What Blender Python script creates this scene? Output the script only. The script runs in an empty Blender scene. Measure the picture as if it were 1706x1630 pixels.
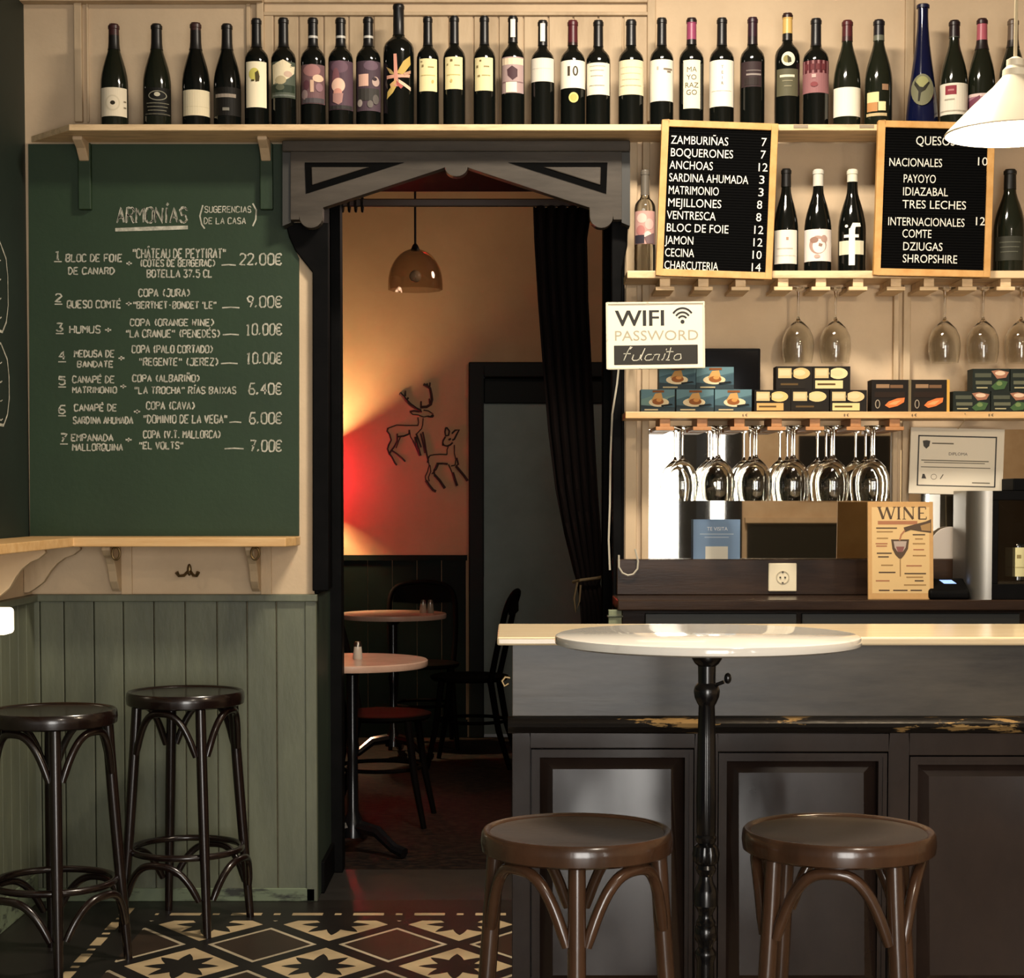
import bpy, bmesh, math, random
from mathutils import Vector, Matrix
random.seed(7)
PI = math.pi
S = bpy.context.scene
C = S.collection
# ------------------------------------------------------------------ camera
FPX, HC, PITCH = 2990.0, 1.364, math.radians(2.5)      # focal length in pixels of a 1706 wide frame, eye height
CY = 830 + FPX * math.tan(PITCH)                        # principal row (lens shift)
cam = bpy.data.cameras.new('camera'); camo = bpy.data.objects.new('camera', cam); C.objects.link(camo)
cam.sensor_width = 36; cam.lens = FPX / 1706 * 36; cam.sensor_fit = 'HORIZONTAL'
cam.shift_y = (CY - 815) / 1706
cam.clip_end = 60
camo.location = (0, 0, HC); camo.rotation_euler = (PI / 2 - PITCH, 0, 0)
S.camera = camo
# ------------------------------------------------------------------ light and exposure
S.view_settings.view_transform = 'Standard'; S.view_settings.look = 'None'
S.view_settings.gamma = 1; S.view_settings.use_curve_mapping = False
S.view_settings.exposure = 0.35
w = bpy.data.worlds.new('world'); S.world = w; w.use_nodes = True
w.node_tree.nodes['Background'].inputs[0].default_value = (.75, .68, .6, 1)
w.node_tree.nodes['Background'].inputs[1].default_value = .035
def area(name, loc, rot, sx, sy, power, col, spread=180):
    l = bpy.data.lights.new(name, 'AREA'); l.shape = 'RECTANGLE'; l.size = sx; l.size_y = sy; l.energy = power; l.color = col
    l.spread = math.radians(spread)
    o = bpy.data.objects.new(name, l); C.objects.link(o); o.location = loc; o.rotation_euler = rot; return o
def point(name, loc, power, col, r=.03):
    l = bpy.data.lights.new(name, 'POINT'); l.energy = power; l.color = col; l.shadow_soft_size = r
    o = bpy.data.objects.new(name, l); C.objects.link(o); o.location = loc; return o
YF = -2.0                                               # street front of the bar, behind the camera
area('daylight_window_1', (.5, YF - .02, 1.35), (PI / 2, 0, 0), 1.6, 2.5, 145, (1, .96, .9))
area('daylight_door', (1.61, YF - .02, 1.3), (PI / 2, 0, 0), .10, 2.0, 9, (1, .96, .9))
area('daylight_window_2', (3.33, YF - .02, 1.6), (PI / 2, 0, 0), .2, 2.0, 16, (1, .96, .9))
area('ceiling_lamp_light', (.45, 4.6, 3.38), (0, 0, 0), .55, .3, 78, (1, .88, .72))
area('front_fill_light', (1.5, .3, 3.38), (0, 0, 0), .5, .5, 44, (1, .88, .72))  # unseen fill added to brighten the bar front and the street wall
point('back_room_fill_light', (.6, 8.2, 2.7), 15, (1, .76, .62), .15)  # unseen fill added to lift the back room with warm light
# ------------------------------------------------------------------ helpers
def at(u, v, D):
    """world point at depth D (metres from the lens plane) that the photograph shows at column u, row v"""
    b = -(v - CY) / FPX; a = (u - 853) / FPX
    t = D / (math.cos(PITCH) + b * math.sin(PITCH))
    return Vector((a * t, D, HC + t * (-math.sin(PITCH) + b * math.cos(PITCH))))
def X(u, D, v=800): return at(u, v, D).x
def Z(v, D): return at(853, v, D).z
def srgb(h):
    if isinstance(h, tuple): return h
    c = [int(h[i:i + 2], 16) / 255 for i in (0, 2, 4)]
    return tuple(x / 12.92 if x <= .04045 else ((x + .055) / 1.055) ** 2.4 for x in c)
MATS = {}
def M(name, col='808080', rough=.5, metal=0., col2=None, scale=8., stretch=(1, 1, 1), lo=.35, hi=.65, bump=0., bscale=60., coat=0., spec=.5, emit=None, es=0., trans=0., ior=1.45):
    if name in MATS: return MATS[name]
    m = bpy.data.materials.new(name); m.use_nodes = True; MATS[name] = m
    nt = m.node_tree; N = nt.nodes; L = nt.links; b = N['Principled BSDF']
    c = srgb(col); b.inputs['Base Color'].default_value = (*c, 1); b.inputs['Roughness'].default_value = rough
    b.inputs['Metallic'].default_value = metal; b.inputs['Coat Weight'].default_value = coat; b.inputs['Coat Roughness'].default_value = .12
    b.inputs['Specular IOR Level'].default_value = spec; b.inputs['Transmission Weight'].default_value = trans; b.inputs['IOR'].default_value = ior
    if emit: b.inputs['Emission Color'].default_value = (*srgb(emit), 1); b.inputs['Emission Strength'].default_value = es
    if col2 or bump:
        tc = N.new('ShaderNodeTexCoord'); mp = N.new('ShaderNodeMapping'); mp.inputs['Scale'].default_value = stretch
        L.new(tc.outputs['Object'], mp.inputs['Vector'])
    if col2:
        n = N.new('ShaderNodeTexNoise'); n.inputs['Scale'].default_value = scale; n.inputs['Detail'].default_value = 6; n.inputs['Roughness'].default_value = .65
        L.new(mp.outputs[0], n.inputs['Vector'])
        r = N.new('ShaderNodeValToRGB'); r.color_ramp.elements[0].position = lo; r.color_ramp.elements[1].position = hi
        r.color_ramp.elements[0].color = (*c, 1); r.color_ramp.elements[1].color = (*srgb(col2), 1)
        L.new(n.outputs['Fac'], r.inputs[0]); L.new(r.outputs[0], b.inputs['Base Color'])
    if bump:
        n2 = N.new('ShaderNodeTexNoise'); n2.inputs['Scale'].default_value = bscale; n2.inputs['Detail'].default_value = 4
        L.new(mp.outputs[0], n2.inputs['Vector'])
        bp = N.new('ShaderNodeBump'); bp.inputs['Strength'].default_value = bump; bp.inputs['Distance'].default_value = .01
        L.new(n2.outputs['Fac'], bp.inputs['Height']); L.new(bp.outputs[0], b.inputs['Normal'])
    return m
def glass(name, col, rough=.0, ior=1.45):
    return M(name, col, rough, trans=1., ior=ior)

class MB:
    """collects shapes and links them as ONE mesh object"""
    def __init__(s): s.v = []; s.f = []; s.m = []; s.mats = []
    def add(s, vs, fs, mat):
        if mat not in s.mats: s.mats.append(mat)
        k = s.mats.index(mat); o = len(s.v)
        s.v += [tuple(p) for p in vs]; s.f += [tuple(i + o for i in f) for f in fs]; s.m += [k] * len(fs); return s
    def box(s, x0, x1, y0, y1, z0, z1, mat):
        x0, x1 = sorted((x0, x1)); y0, y1 = sorted((y0, y1)); z0, z1 = sorted((z0, z1))
        v = [(x, y, z) for x in (x0, x1) for y in (y0, y1) for z in (z0, z1)]
        return s.add(v, [(0, 1, 3, 2), (4, 6, 7, 5), (0, 4, 5, 1), (2, 3, 7, 6), (0, 2, 6, 4), (1, 5, 7, 3)], mat)
    def hexa(s, p, mat):   # 8 points: 4 front (ccw) then 4 back
        return s.add(p, [(0, 1, 2, 3), (7, 6, 5, 4), (0, 4, 5, 1), (1, 5, 6, 2), (2, 6, 7, 3), (3, 7, 4, 0)], mat)
    def prism(s, poly, vec, mat):
        n = len(poly); vec = Vector(vec); a = [Vector(p) for p in poly]; b = [p + vec for p in a]
        return s.add(a + b, [tuple(range(n)), tuple(range(2 * n - 1, n - 1, -1))] + [(i, (i + 1) % n, n + (i + 1) % n, n + i) for i in range(n)], mat)
    def prism_y(s, xz, y0, y1, mat): return s.prism([(x, y0, z) for x, z in xz], (0, y1 - y0, 0), mat)
    def frustum_y(s, x0, x1, z0, z1, y0, ins, y1, mat):   # raised panel: base rectangle at y0, field inset by ins at y1
        p = [(x0, y0, z0), (x1, y0, z0), (x1, y0, z1), (x0, y0, z1), (x0 + ins, y1, z0 + ins), (x1 - ins, y1, z0 + ins), (x1 - ins, y1, z1 - ins), (x0 + ins, y1, z1 - ins)]
        return s.add(p, [(4, 5, 6, 7), (0, 1, 5, 4), (1, 2, 6, 5), (2, 3, 7, 6), (3, 0, 4, 7), (3, 2, 1, 0)], mat)
    def lathe(s, prof, mat, c=(0, 0, 0), n=32, flute=None):
        vs = []; fs = []; k = len(prof)
        for j in range(n):
            a = 2 * PI * j / n
            for r, z in prof:
                rr = r * (1 + flute(z, a)) if flute else r
                vs.append((c[0] + rr * math.cos(a), c[1] + rr * math.sin(a), c[2] + z))
        for j in range(n):
            for i in range(k - 1):
                fs.append((j * k + i, ((j + 1) % n) * k + i, ((j + 1) % n) * k + i + 1, j * k + i + 1))
        return s.add(vs, fs, mat)
    def tube(s, pts, r, mat, n=8, closed=False, caps=True):
        pts = [Vector(p) for p in pts]; k = len(pts); rs = r if isinstance(r, (list, tuple)) else [r] * k
        vs = []; fs = []; up = None
        for i, p in enumerate(pts):
            q0 = pts[(i - 1) % k] if closed or i > 0 else p; q1 = pts[(i + 1) % k] if closed or i < k - 1 else p
            t = (q1 - q0); t = t.normalized() if t.length > 1e-9 else Vector((0, 0, 1))
            if up is None: up = Vector((0, 1, 0)) if abs(t.y) < .8 else Vector((1, 0, 0))
            a = (up - t * up.dot(t)); a = a.normalized() if a.length > 1e-6 else t.orthogonal().normalized(); up = a; b = t.cross(a)
            for j in range(n):
                g = 2 * PI * j / n; vs.append(p + (a * math.cos(g) + b * math.sin(g)) * rs[i])
        for i in range(k if closed else k - 1):
            i2 = (i + 1) % k
            for j in range(n): fs.append((i * n + j, i * n + (j + 1) % n, i2 * n + (j + 1) % n, i2 * n + j))
        if caps and not closed: fs += [tuple(range(n - 1, -1, -1)), tuple(range((k - 1) * n, k * n))]
        return s.add(vs, fs, mat)
    def ribbon(s, pts, wd, mat, nrm, jit=0.):   # flat stroke lying on a surface with normal nrm
        pts = [Vector(p) for p in pts]; nrm = Vector(nrm); vs = []; fs = []
        for i, p in enumerate(pts):
            t = pts[min(i + 1, len(pts) - 1)] - pts[max(i - 1, 0)]
            if t.length < 1e-9: t = Vector((1, 0, 0))
            d = t.normalized().cross(nrm) * wd / 2 * (1 + random.uniform(-jit, jit))
            vs += [p - d, p + d]
        for i in range(len(pts) - 1): fs.append((2 * i, 2 * i + 1, 2 * i + 3, 2 * i + 2))
        return s.add(vs, fs, mat)
    def sphere(s, c, r, mat, n=16, sc=(1, 1, 1)):
        k = n // 2; prof = [(max(1e-5, r * math.sin(PI * i / k)), -r * math.cos(PI * i / k)) for i in range(k + 1)]
        b = MB(); b.lathe(prof, mat, n=n)
        return s.add([(c[0] + x * sc[0], c[1] + y * sc[1], c[2] + z * sc[2]) for x, y, z in b.v], b.f, mat)
    def patch(s, r, x0, x1, z0, z1, mat, n=14):   # piece of a cylinder facing -y, x given as chord offsets
        a0 = math.asin(max(-.999, min(.999, x0 / r))); a1 = math.asin(max(-.999, min(.999, x1 / r)))
        vs = []; fs = []
        for i in range(n + 1):
            a = a0 + (a1 - a0) * i / n
            for z in (z0, z1): vs.append((r * math.sin(a), -r * math.cos(a), z))
        for i in range(n): fs.append((2 * i, 2 * i + 2, 2 * i + 3, 2 * i + 1))
        return s.add(vs, fs, mat)
    def disc_patch(s, r, cx, cz, rx, rz, mat, n=24, pts=None):
        q = pts or [(cx + rx * math.cos(2 * PI * i / n), cz + rz * math.sin(2 * PI * i / n)) for i in range(n)]
        vs = [(0, 0, 0)]
        def on(x, z):
            a = math.asin(max(-.999, min(.999, x / r))); return (r * math.sin(a), -r * math.cos(a), z)
        mx = sum(p[0] for p in q) / len(q); mz = sum(p[1] for p in q) / len(q)
        k = max(1, 24 // len(q)); q = [(a + (c - a) * t / k, b + (d - b) * t / k) for (a, b), (c, d) in zip(q, q[1:] + q[:1]) for t in range(k)]
        nq = len(q); nr = 6; vs = [on(mx, mz)] + [on(mx + (x - mx) * j / nr, mz + (z - mz) * j / nr) for j in range(1, nr + 1) for x, z in q]
        fs = [(0, i + 1, (i + 1) % nq + 1) for i in range(nq)]
        for j in range(nr - 1): fs += [(1 + j * nq + i, 1 + j * nq + (i + 1) % nq, 1 + (j + 1) * nq + (i + 1) % nq, 1 + (j + 1) * nq + i) for i in range(nq)]
        return s.add(vs, fs, mat)
    def text(s, body, size, mat, place, align='CENTER', width=None):
        vs, fs = text_shape(body, align)
        k = size / .72
        if width:
            xs = [v[0] for v in vs]; kx = width / max(1e-6, max(xs) - min(xs))
        else: kx = k
        return s.add([place(x * kx, y * k) for x, y in vs], fs, mat)
    def build(s, name, parent=None, loc=None, smooth=True, bevel=0., seg=2, solid=True):
        me = bpy.data.meshes.new(name); me.from_pydata(s.v, [], s.f)
        for m in s.mats: me.materials.append(m)
        me.polygons.foreach_set('material_index', s.m)
        if solid:
            bm = bmesh.new(); bm.from_mesh(me); bmesh.ops.remove_doubles(bm, verts=bm.verts, dist=1e-6)
            bmesh.ops.recalc_face_normals(bm, faces=bm.faces); bm.to_mesh(me); bm.free()
        if smooth:
            me.polygons.foreach_set('use_smooth', [True] * len(me.polygons)); me.set_sharp_from_angle(angle=math.radians(38))
        me.update()
        o = bpy.data.objects.new(name, me); C.objects.link(o)
        if parent: o.parent = parent
        if loc is not None: o.location = loc
        if bevel:
            b = o.modifiers.new('edge', 'BEVEL'); b.width = bevel; b.segments = seg; b.limit_method = 'ANGLE'; b.angle_limit = math.radians(40)
        return o
_TX = {}
def text_shape(body, align):
    key = (body, align)
    if key not in _TX:
        cu = bpy.data.curves.new('t', 'FONT'); cu.body = body; cu.align_x = align; cu.resolution_u = 3
        ob = bpy.data.objects.new('t', cu); me = ob.to_mesh()
        _TX[key] = ([(v.co.x, v.co.y) for v in me.vertices], [tuple(p.vertices) for p in me.polygons])
        ob.to_mesh_clear(); bpy.data.objects.remove(ob); bpy.data.curves.remove(cu)
    return _TX[key]
def thing(name, label, cat, loc=(0, 0, 0), rotz=0., group=None):
    o = bpy.data.objects.new(name, None); C.objects.link(o); o.empty_display_size = .05
    o.location = loc; o.rotation_euler = (0, 0, rotz); return tag(o, label, cat, group)
def tag(o, label, cat, group=None):
    o['label'] = label; o['category'] = cat
    if group: o['group'] = group
    return o
def struct(o):
    o['kind'] = 'structure'; return o
def dup(root, loc, rotz, label, group=None):
    r = root.copy(); C.objects.link(r); r.location = loc; r.rotation_euler = (0, 0, rotz); r['label'] = label
    if group: r['group'] = group
    for ch in list(root.children):
        c = ch.copy(); C.objects.link(c); c.parent = r
        for g in list(ch.children):
            d = g.copy(); C.objects.link(d); d.parent = c
    return r
# single-stroke alphabet for chalk handwriting: digit pairs x,y on a 4 x 6 grid, strokes separated by blanks
SF = {'A': '002640 1232', 'B': '000636453303 33423000', 'C': '4536160501103041', 'D': '00062644422000', 'E': '46060040 0333', 'F': '460600 0333',
      'G': '45361605011030414323', 'H': '0006 4046 0343', 'I': '2026', 'J': '164641301001', 'K': '0006 4603 0340', 'L': '060040', 'M': '0006234640',
      'N': '00064046', 'O': '160501103041453616', 'P': '00063645443303', 'Q': '160501103041453616 2240', 'R': '000636453303 2340',
      'S': '45361605133341301001', 'T': '0646 2026', 'U': '060110304146', 'V': '062046', 'W': '0610243046', 'X': '0046 0640', 'Y': '062346 2320',
      'Z': '06460040', '0': '160501103041453616', '1': '152620 1030', '2': '05163645440040', '3': '0646234241301001', '4': '30360242',
      '5': '460604344341301001', '6': '46160301103041423303', '7': '064610 1333', '8': '13051636453313 13011030413313', '9': '43130516364520',
      ',': '2110', '.': '2021', '+': '0343 2125', '(': '36242230', ')': '16343210', '"': '1614 3634', "'": '2624', '-': '1333', '/': '0046',
      '€': '4536160501103041 0434 0232', 'f': '1024364635 0343', 'u': '0401103041 4440', 'l': '261120', 'a': '3414030110304144 4440', 'n': '0400 0314343040',
      'i': '24211020 2627', 't': '26211030 0444', 'o': '1403011030413414'}
ACC = {'Á': ('A', '2738'), 'É': ('E', '2738'), 'Í': ('I', '2738'), 'Ó': ('O', '2738'), 'Ñ': ('N', '07182738'), 'Â': ('A', '172837'), 'Ô': ('O', '172837'), 'È': ('E', '1827')}
def strokes(body):
    out = []; x = 0
    for ch in body:
        ac = ''
        if ch in ACC: ch, ac = ACC[ch]
        if ch != ' ':
            wd = 1.6 if ch in 'I,.\'il' else 3. if ch in '()"' else 4.
            off = (4 - wd) / 2
            for st in (SF[ch] + ' ' + ac).split():
                out.append([(x + int(st[i]) - off, int(st[i + 1])) for i in range(0, len(st) - 1, 2)])
            x += wd + 1.5
        else: x += 3.
    return out, x - 1.5
def chalk(mb, body, u0, u1, v0, v1, place, mat, wd, jit=.25, slant=0.):
    """hand-lettered line filling the box u0..u1, v0 (top) .. v1 (bottom); place maps (u, v) to a point"""
    st, w_ = strokes(body); ku = (u1 - u0) / max(1, w_); kv = (v1 - v0) / 6
    for s in st:
        q = []
        for i in range(len(s)):
            if i:
                (a, b), (c, d) = s[i - 1], s[i]
                for k in (1, 2): q.append((a + (c - a) * k / 3, b + (d - b) * k / 3))
            q.append(s[i])
        q = [(x + random.uniform(-jit, jit) * .5, y + random.uniform(-jit, jit) * .5) for x, y in q]
        mb.ribbon([place(u0 + (x + slant * y) * ku, v1 - y * kv) for x, y in q], wd, mat, (0, -1, 0), .35)
# ------------------------------------------------------------------ materials
beige = M('cream_wall_paint', 'c3ab8c', .75, col2='cfb797', scale=3., bump=.12, bscale=40)
beige2 = M('aged_cream_wood', 'c4ac8b', .6, col2='9a8263', scale=6., stretch=(1, 1, .25), lo=.45, hi=.8, bump=.15, bscale=30)
boardgreen = M('blackboard_green_paint', '1a2e19', .6, col2='21371f', scale=2.2, lo=.3, hi=.75, bump=.06)
darkgreen = M('dark_green_wall_paint', '161f18', .6, col2='1b271f', scale=2.5)
sage = M('sage_green_plank_paint', '666a57', .48, col2='515547', scale=4., stretch=(1, 1, .3), bump=.12, bscale=45)
sagedark = M('worn_green_baseboard', '6a755e', .6, col2='2d2f29', scale=14., stretch=(.5, 1, 2.2), lo=.5, hi=.62)
pine = M('pale_varnished_pine', 'd8b27c', .42, col2='c79b63', scale=5., stretch=(.6, 6, 6), bump=.05)
pineworn = M('worn_pine', 'dcbf94', .5, col2='ae8f68', scale=9., stretch=(.7, 4, 4), lo=.45, hi=.75)
black = M('black_gloss_paint', '060606', .55, col2='0c0b0b', scale=12., spec=.06)
slate = M('dark_grey_stained_wood', '4e4841', .4, col2='332f2a', scale=4., stretch=(.5, 2, 3), lo=.3, hi=.7, bump=.06, bscale=30, spec=.15)
groove_shade = M('black_groove_shade', '080808', .8, spec=.03)
barwood = M('dark_brown_bar_paint', '231b17', .24, col2='362c26', scale=3., stretch=(1, 1, .6), lo=.3, hi=.75, bump=.04, bscale=25, spec=.22)
barfascia = M('smoky_grey_bar_board', '221f1c', .3, col2='625a4e', scale=2.6, stretch=(.5, 1, 2.6), lo=.3, hi=.75, bump=.03, bscale=18, spec=.36)
barworn = M('chipped_bar_moulding', '1c1917', .4, col2='a68655', scale=9., stretch=(.45, 1, 1.6), lo=.555, hi=.575, bump=.15, spec=.3)
counterwood = M('pale_counter_wood', 'e3d0ad', .2, col2='d8c19a', scale=4., stretch=(.5, 5, 5), coat=.3)
backbar = M('brown_back_bar_wood', '38291f', .25, col2='261b15', scale=6., stretch=(.4, 2, 3), bump=.03, spec=.14)
stoolwood = M('brown_bentwood', '4b3222', .24, col2='352317', scale=9., stretch=(1, 1, .4), coat=.45, bump=.04)
stoolseat = M('worn_brown_seat_ply', '2b1f18', .34, col2='3a2c21', scale=7., coat=.2, bump=.05)
darkstool = M('dark_mahogany_bentwood', '1a0e0b', .26, col2='110907', scale=9., coat=.4)
iron = M('black_cast_iron', '0b0b0d', .25, coat=.3)
brass = M('brass', 'a88a4e', .3, 1.)
steel = M('brushed_steel', '96928a', .42, 1.)
whitemetal = M('white_enamel', 'dad1ba', .35)
paper = M('white_paper', 'dcd2bd', .7)
chalkm = M('chalk', 'c2beae', .9, col2='8f8f80', scale=60.)
blackfelt = M('black_felt', '080808', .95, spec=.04)
letterm = M('white_plastic_letter', 'd6d2c6', .5)
inkblack = M('black_ink', '16130f', .6)
# ------------------------------------------------------------------ depths
DW, DS, DB, DF = 6.04, 5.82, 6.54, 10.2     # bar's back wall, shelf fronts, rear face of that wall, far wall of the back room
XL = X(45, DW, 500); XR = 4.6; ZC = 3.45
XJ0, XJ1 = X(523, DW), X(1040, DW)          # doorway
ZH = Z(262, DW)                             # doorway head
ZD = Z(990, DW)                             # top of the wainscot
# ------------------------------------------------------------------ floor
def floor_material():
    m = bpy.data.materials.new('patterned_cement_tile'); m.use_nodes = True
    nt = m.node_tree; N = nt.nodes; L = nt.links; b = N['Principled BSDF']
    def op(kind, a, c=None, d=None):
        n = N.new('ShaderNodeMath'); n.operation = kind
        for i, x in enumerate((a, c, d)):
            if x is None: continue
            if isinstance(x, (int, float)): n.inputs[i].default_value = x
            else: L.new(x, n.inputs[i])
        return n.outputs[0]
    def mix(f, a, c):
        n = N.new('ShaderNodeMix'); n.data_type = 'RGBA'; L.new(f, n.inputs[0])
        for k, x in ((6, a), (7, c)):
            if isinstance(x, tuple): n.inputs[k].default_value = (*x, 1)
            else: L.new(x, n.inputs[k])
        return n.outputs[2]
    tc = N.new('ShaderNodeTexCoord'); sp = N.new('ShaderNodeSeparateXYZ'); L.new(tc.outputs['Object'], sp.inputs[0]); x, y = sp.outputs[0], sp.outputs[1]
    cream, dark, white, brown, outc = srgb('c4ad86'), srgb('17120f'), srgb('bcae92'), srgb('33251b'), srgb('1d1915')
    px = op('MULTIPLY', op('ADD', x, .964), 1 / .4); py = op('MULTIPLY', op('ADD', y, -5.178), 1 / .511)
    a = op('SUBTRACT', op('FRACT', op('ADD', px, .5)), .5); c = op('SUBTRACT', op('FRACT', op('ADD', py, .5)), .5)
    d = op('ADD', op('ABSOLUTE', a), op('ABSOLUTE', c))
    e = op('SUBTRACT', d, .5); ea = op('ABSOLUTE', e)
    r = op('SQRT', op('ADD', op('MULTIPLY', a, a), op('MULTIPLY', c, c)))
    th = op('ARCTAN2', c, a)
    w8 = op('ABSOLUTE', op('SUBTRACT', op('FRACT', op('MULTIPLY', op('ADD', th, PI), 8 / (2 * PI))), .5))    # .5 at a spike, 0 in a notch
    star = op('LESS_THAN', r, op('ADD', op('MULTIPLY', op('POWER', op('MULTIPLY', w8, 2.), 1.3), .13), .145))
    col = mix(star, cream, dark)
    col = mix(op('GREATER_THAN', e, 0.), col, brown)
    n = N.new('ShaderNodeTexNoise'); n.inputs['Scale'].default_value = 5; n.inputs['Detail'].default_value = 6; L.new(tc.outputs['Object'], n.inputs['Vector'])
    col = mix(op('LESS_THAN', op('ABSOLUTE', op('SUBTRACT', e, .105)), .022), col, white)
    col = mix(op('LESS_THAN', ea, .082), col, dark)
    # border of dark tiles with cream dashes, along the wall and along the left side
    def border(run, across, col):
        f = op('FRACT', op('MULTIPLY', run, 5.)); s = op('ABSOLUTE', op('SUBTRACT', f, .5))
        long_ = op('MULTIPLY', op('LESS_THAN', s, .25), op('LESS_THAN', op('ABSOLUTE', across), .017))
        dot = op('MULTIPLY', op('GREATER_THAN', s, .445), op('LESS_THAN', op('ABSOLUTE', across), .012))
        return mix(op('MAXIMUM', long_, dot), dark, cream)
    by = border(op('ADD', x, .97), op('SUBTRACT', y, 5.832), None); bx = border(op('ADD', y, .03), op('ADD', x, 1.272), None)
    col = mix(op('GREATER_THAN', y, 5.742), col, by)
    col = mix(op('LESS_THAN', x, -1.17), col, bx)
    col = mix(op('MAXIMUM', op('GREATER_THAN', y, 5.925), op('LESS_THAN', x, -1.36)), col, outc)
    g = N.new('ShaderNodeMix'); g.data_type = 'RGBA'; g.blend_type = 'MULTIPLY'; g.inputs[0].default_value = .55
    L.new(col, g.inputs[6]); rr = N.new('ShaderNodeValToRGB'); rr.color_ramp.elements[0].position = .3; rr.color_ramp.elements[1].position = .62
    rr.color_ramp.elements[0].color = (.25, .22, .2, 1); L.new(n.outputs['Fac'], rr.inputs[0]); L.new(rr.outputs[0], g.inputs[7])
    L.new(g.outputs[2], b.inputs['Base Color']); b.inputs['Roughness'].default_value = .42
    return m
fm = floor_material()
struct(MB().box(XL, XR, YF, DW, -.1, 0, fm).build('floor', smooth=False))
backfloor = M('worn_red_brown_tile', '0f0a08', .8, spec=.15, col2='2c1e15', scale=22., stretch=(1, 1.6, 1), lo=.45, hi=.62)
sill = M('dark_stone_threshold', '1c1a17', .55, col2='25221e', scale=9.)
struct(MB().box(XJ0 - .02, XJ1 + .02, DW, DB, -.1, 0, sill).build('floor_threshold', smooth=False))
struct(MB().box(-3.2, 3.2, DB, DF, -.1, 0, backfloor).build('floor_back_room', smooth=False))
# ------------------------------------------------------------------ walls
wb = MB()
wb.box(XL - .3, XJ0, DW, DB, 0, ZC, beige); wb.box(XJ1, XR + .3, DW, DB, 0, ZC, beige); wb.box(XJ0, XJ1, DW, DB, ZH, ZC, beige)
struct(wb.build('wall_back', smooth=False))
struct(MB().box(XL - .3, XL, YF - .2, DW, 0, ZC, darkgreen).build('wall_left', smooth=False))
struct(MB().box(XR, XR + .3, YF - .2, DW, 0, ZC, beige).build('wall_right', smooth=False))
ceil = M('dim_ceiling_plaster', '8a7a62', .8)
struct(MB().box(XL - .3, XR + .3, YF - .2, DW, ZC, ZC + .2, ceil).build('ceiling', smooth=False))
# street front, seen only in the mirror
fr = M('brown_painted_front', 'e2c8a8', .6, col2='d2b592', scale=4.)
frdark = M('near_black_window_frame', '121110', .4)
wf = MB(); y0, y1 = YF - .2, YF
for a, b_, z0, z1 in ((XL - .3, -.9, 0, ZC), (-.9, -.3, 0, ZC), (-.3, 1.3, 0, .1), (-.3, 1.3, 2.6, ZC), (1.3, 1.44, 2.5, ZC), (1.44, 1.8, 2.4, ZC), (1.8, 3.2, 0, ZC), (3.2, 3.57, 0, .6), (3.2, 3.57, 2.6, ZC), (3.57, XR + .3, 0, ZC)):
    wf.box(a, b_, y0, y1, z0, z1, fr)
struct(wf.build('wall_front', smooth=False))
struct(MB().box(-.3, -.26, y0, y1 + .03, .1, 2.6, frdark).box(1.3, 1.36, y0, y1 + .03, 0, 2.5, frdark).box(.5, .56, y0, y1 + .01, .1, 2.6, frdark).box(-.3, 1.3, y0, y1 + .02, .06, .1, frdark).build('window_1', smooth=False))
struct(MB().box(1.36, 1.44, y0, y1 + .02, 0, 2.5, frdark).box(1.44, 1.55, y0, y1 + .02, 0, .3, frdark).box(1.44, 1.55, y0, y1 + .02, 2.3, 2.5, frdark).box(1.66, 1.8, y0, y1 + .02, 0, 2.4, frdark).box(1.55, 1.66, y0, y1 + .02, 0, .3, frdark).box(1.55, 1.66, y0, y1 + .02, 2.3, 2.4, frdark).build('door_2', smooth=False))
struct(MB().box(3.2, 3.24, y0, y1 + .02, .6, 2.6, frdark).box(3.43, 3.57, y0, y1 + .02, .6, 2.6, frdark).build('window_2', smooth=False))
struct(MB().box(1.84, 2.86, y1, y1 + .03, .88, 1.17, M('dark_olive_panel', '23221b', .4)).box(2.24, 2.95, y1, y1 + .03, 1.36, 1.85, frdark).box(1.82, 3.0, y1, y1 + .06, 1.17, 1.21, fr).build('trim_front_panels', smooth=False))
# back room
farwall = M('ochre_back_room_wall', 'a5805c', .85, col2='ad8964', scale=3.)
XD0, XD1, ZDO = X(790, DF), X(1075, DF), Z(613, DF)
wfar = MB(); wfar.box(-3.2, XD0, DF, DF + .2, 0, 3.4, farwall); wfar.box(XD1, 3.2, DF, DF + .2, 0, 3.4, farwall); wfar.box(XD0, XD1, DF, DF + .2, ZDO, 3.4, farwall)
struct(wfar.build('wall_back_room_far', smooth=False))
struct(MB().box(-3.4, -3.2, DB, DF, 0, 3.4, farwall).build('wall_back_room_left', smooth=False))
struct(MB().box(3.2, 3.4, DB, DF, 0, 3.4, farwall).build('wall_back_room_right', smooth=False))
darkceil = M('unlit_ceiling_black', '0c0a08', .9)  # darkness of the unlit ceiling put into its colour
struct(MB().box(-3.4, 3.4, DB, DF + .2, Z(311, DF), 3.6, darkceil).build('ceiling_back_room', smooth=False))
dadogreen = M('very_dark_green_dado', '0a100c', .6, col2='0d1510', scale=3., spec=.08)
dd = MB(); x = -3.2; zt = Z(925, DF)
while x < XD0 - .06:
    x2 = min(x + .14, XD0 - .04); dd.box(x + .002, x2 - .002, DF - .022, DF, .1, zt - .03, dadogreen); x += .14
dd.box(-3.2, XD0 - .04, DF - .03, DF, 0, .1, dadogreen); dd.box(-3.2, XD0 - .04, DF - .035, DF, zt - .03, zt, dadogreen)
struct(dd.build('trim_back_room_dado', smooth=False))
doorgrey = M('grey_green_door_paint', '7b867f', .5, col2='6f7a73', scale=3., spec=.25)
doorframe = M('dark_door_frame_paint', '151714', .5, spec=.1)
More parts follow.
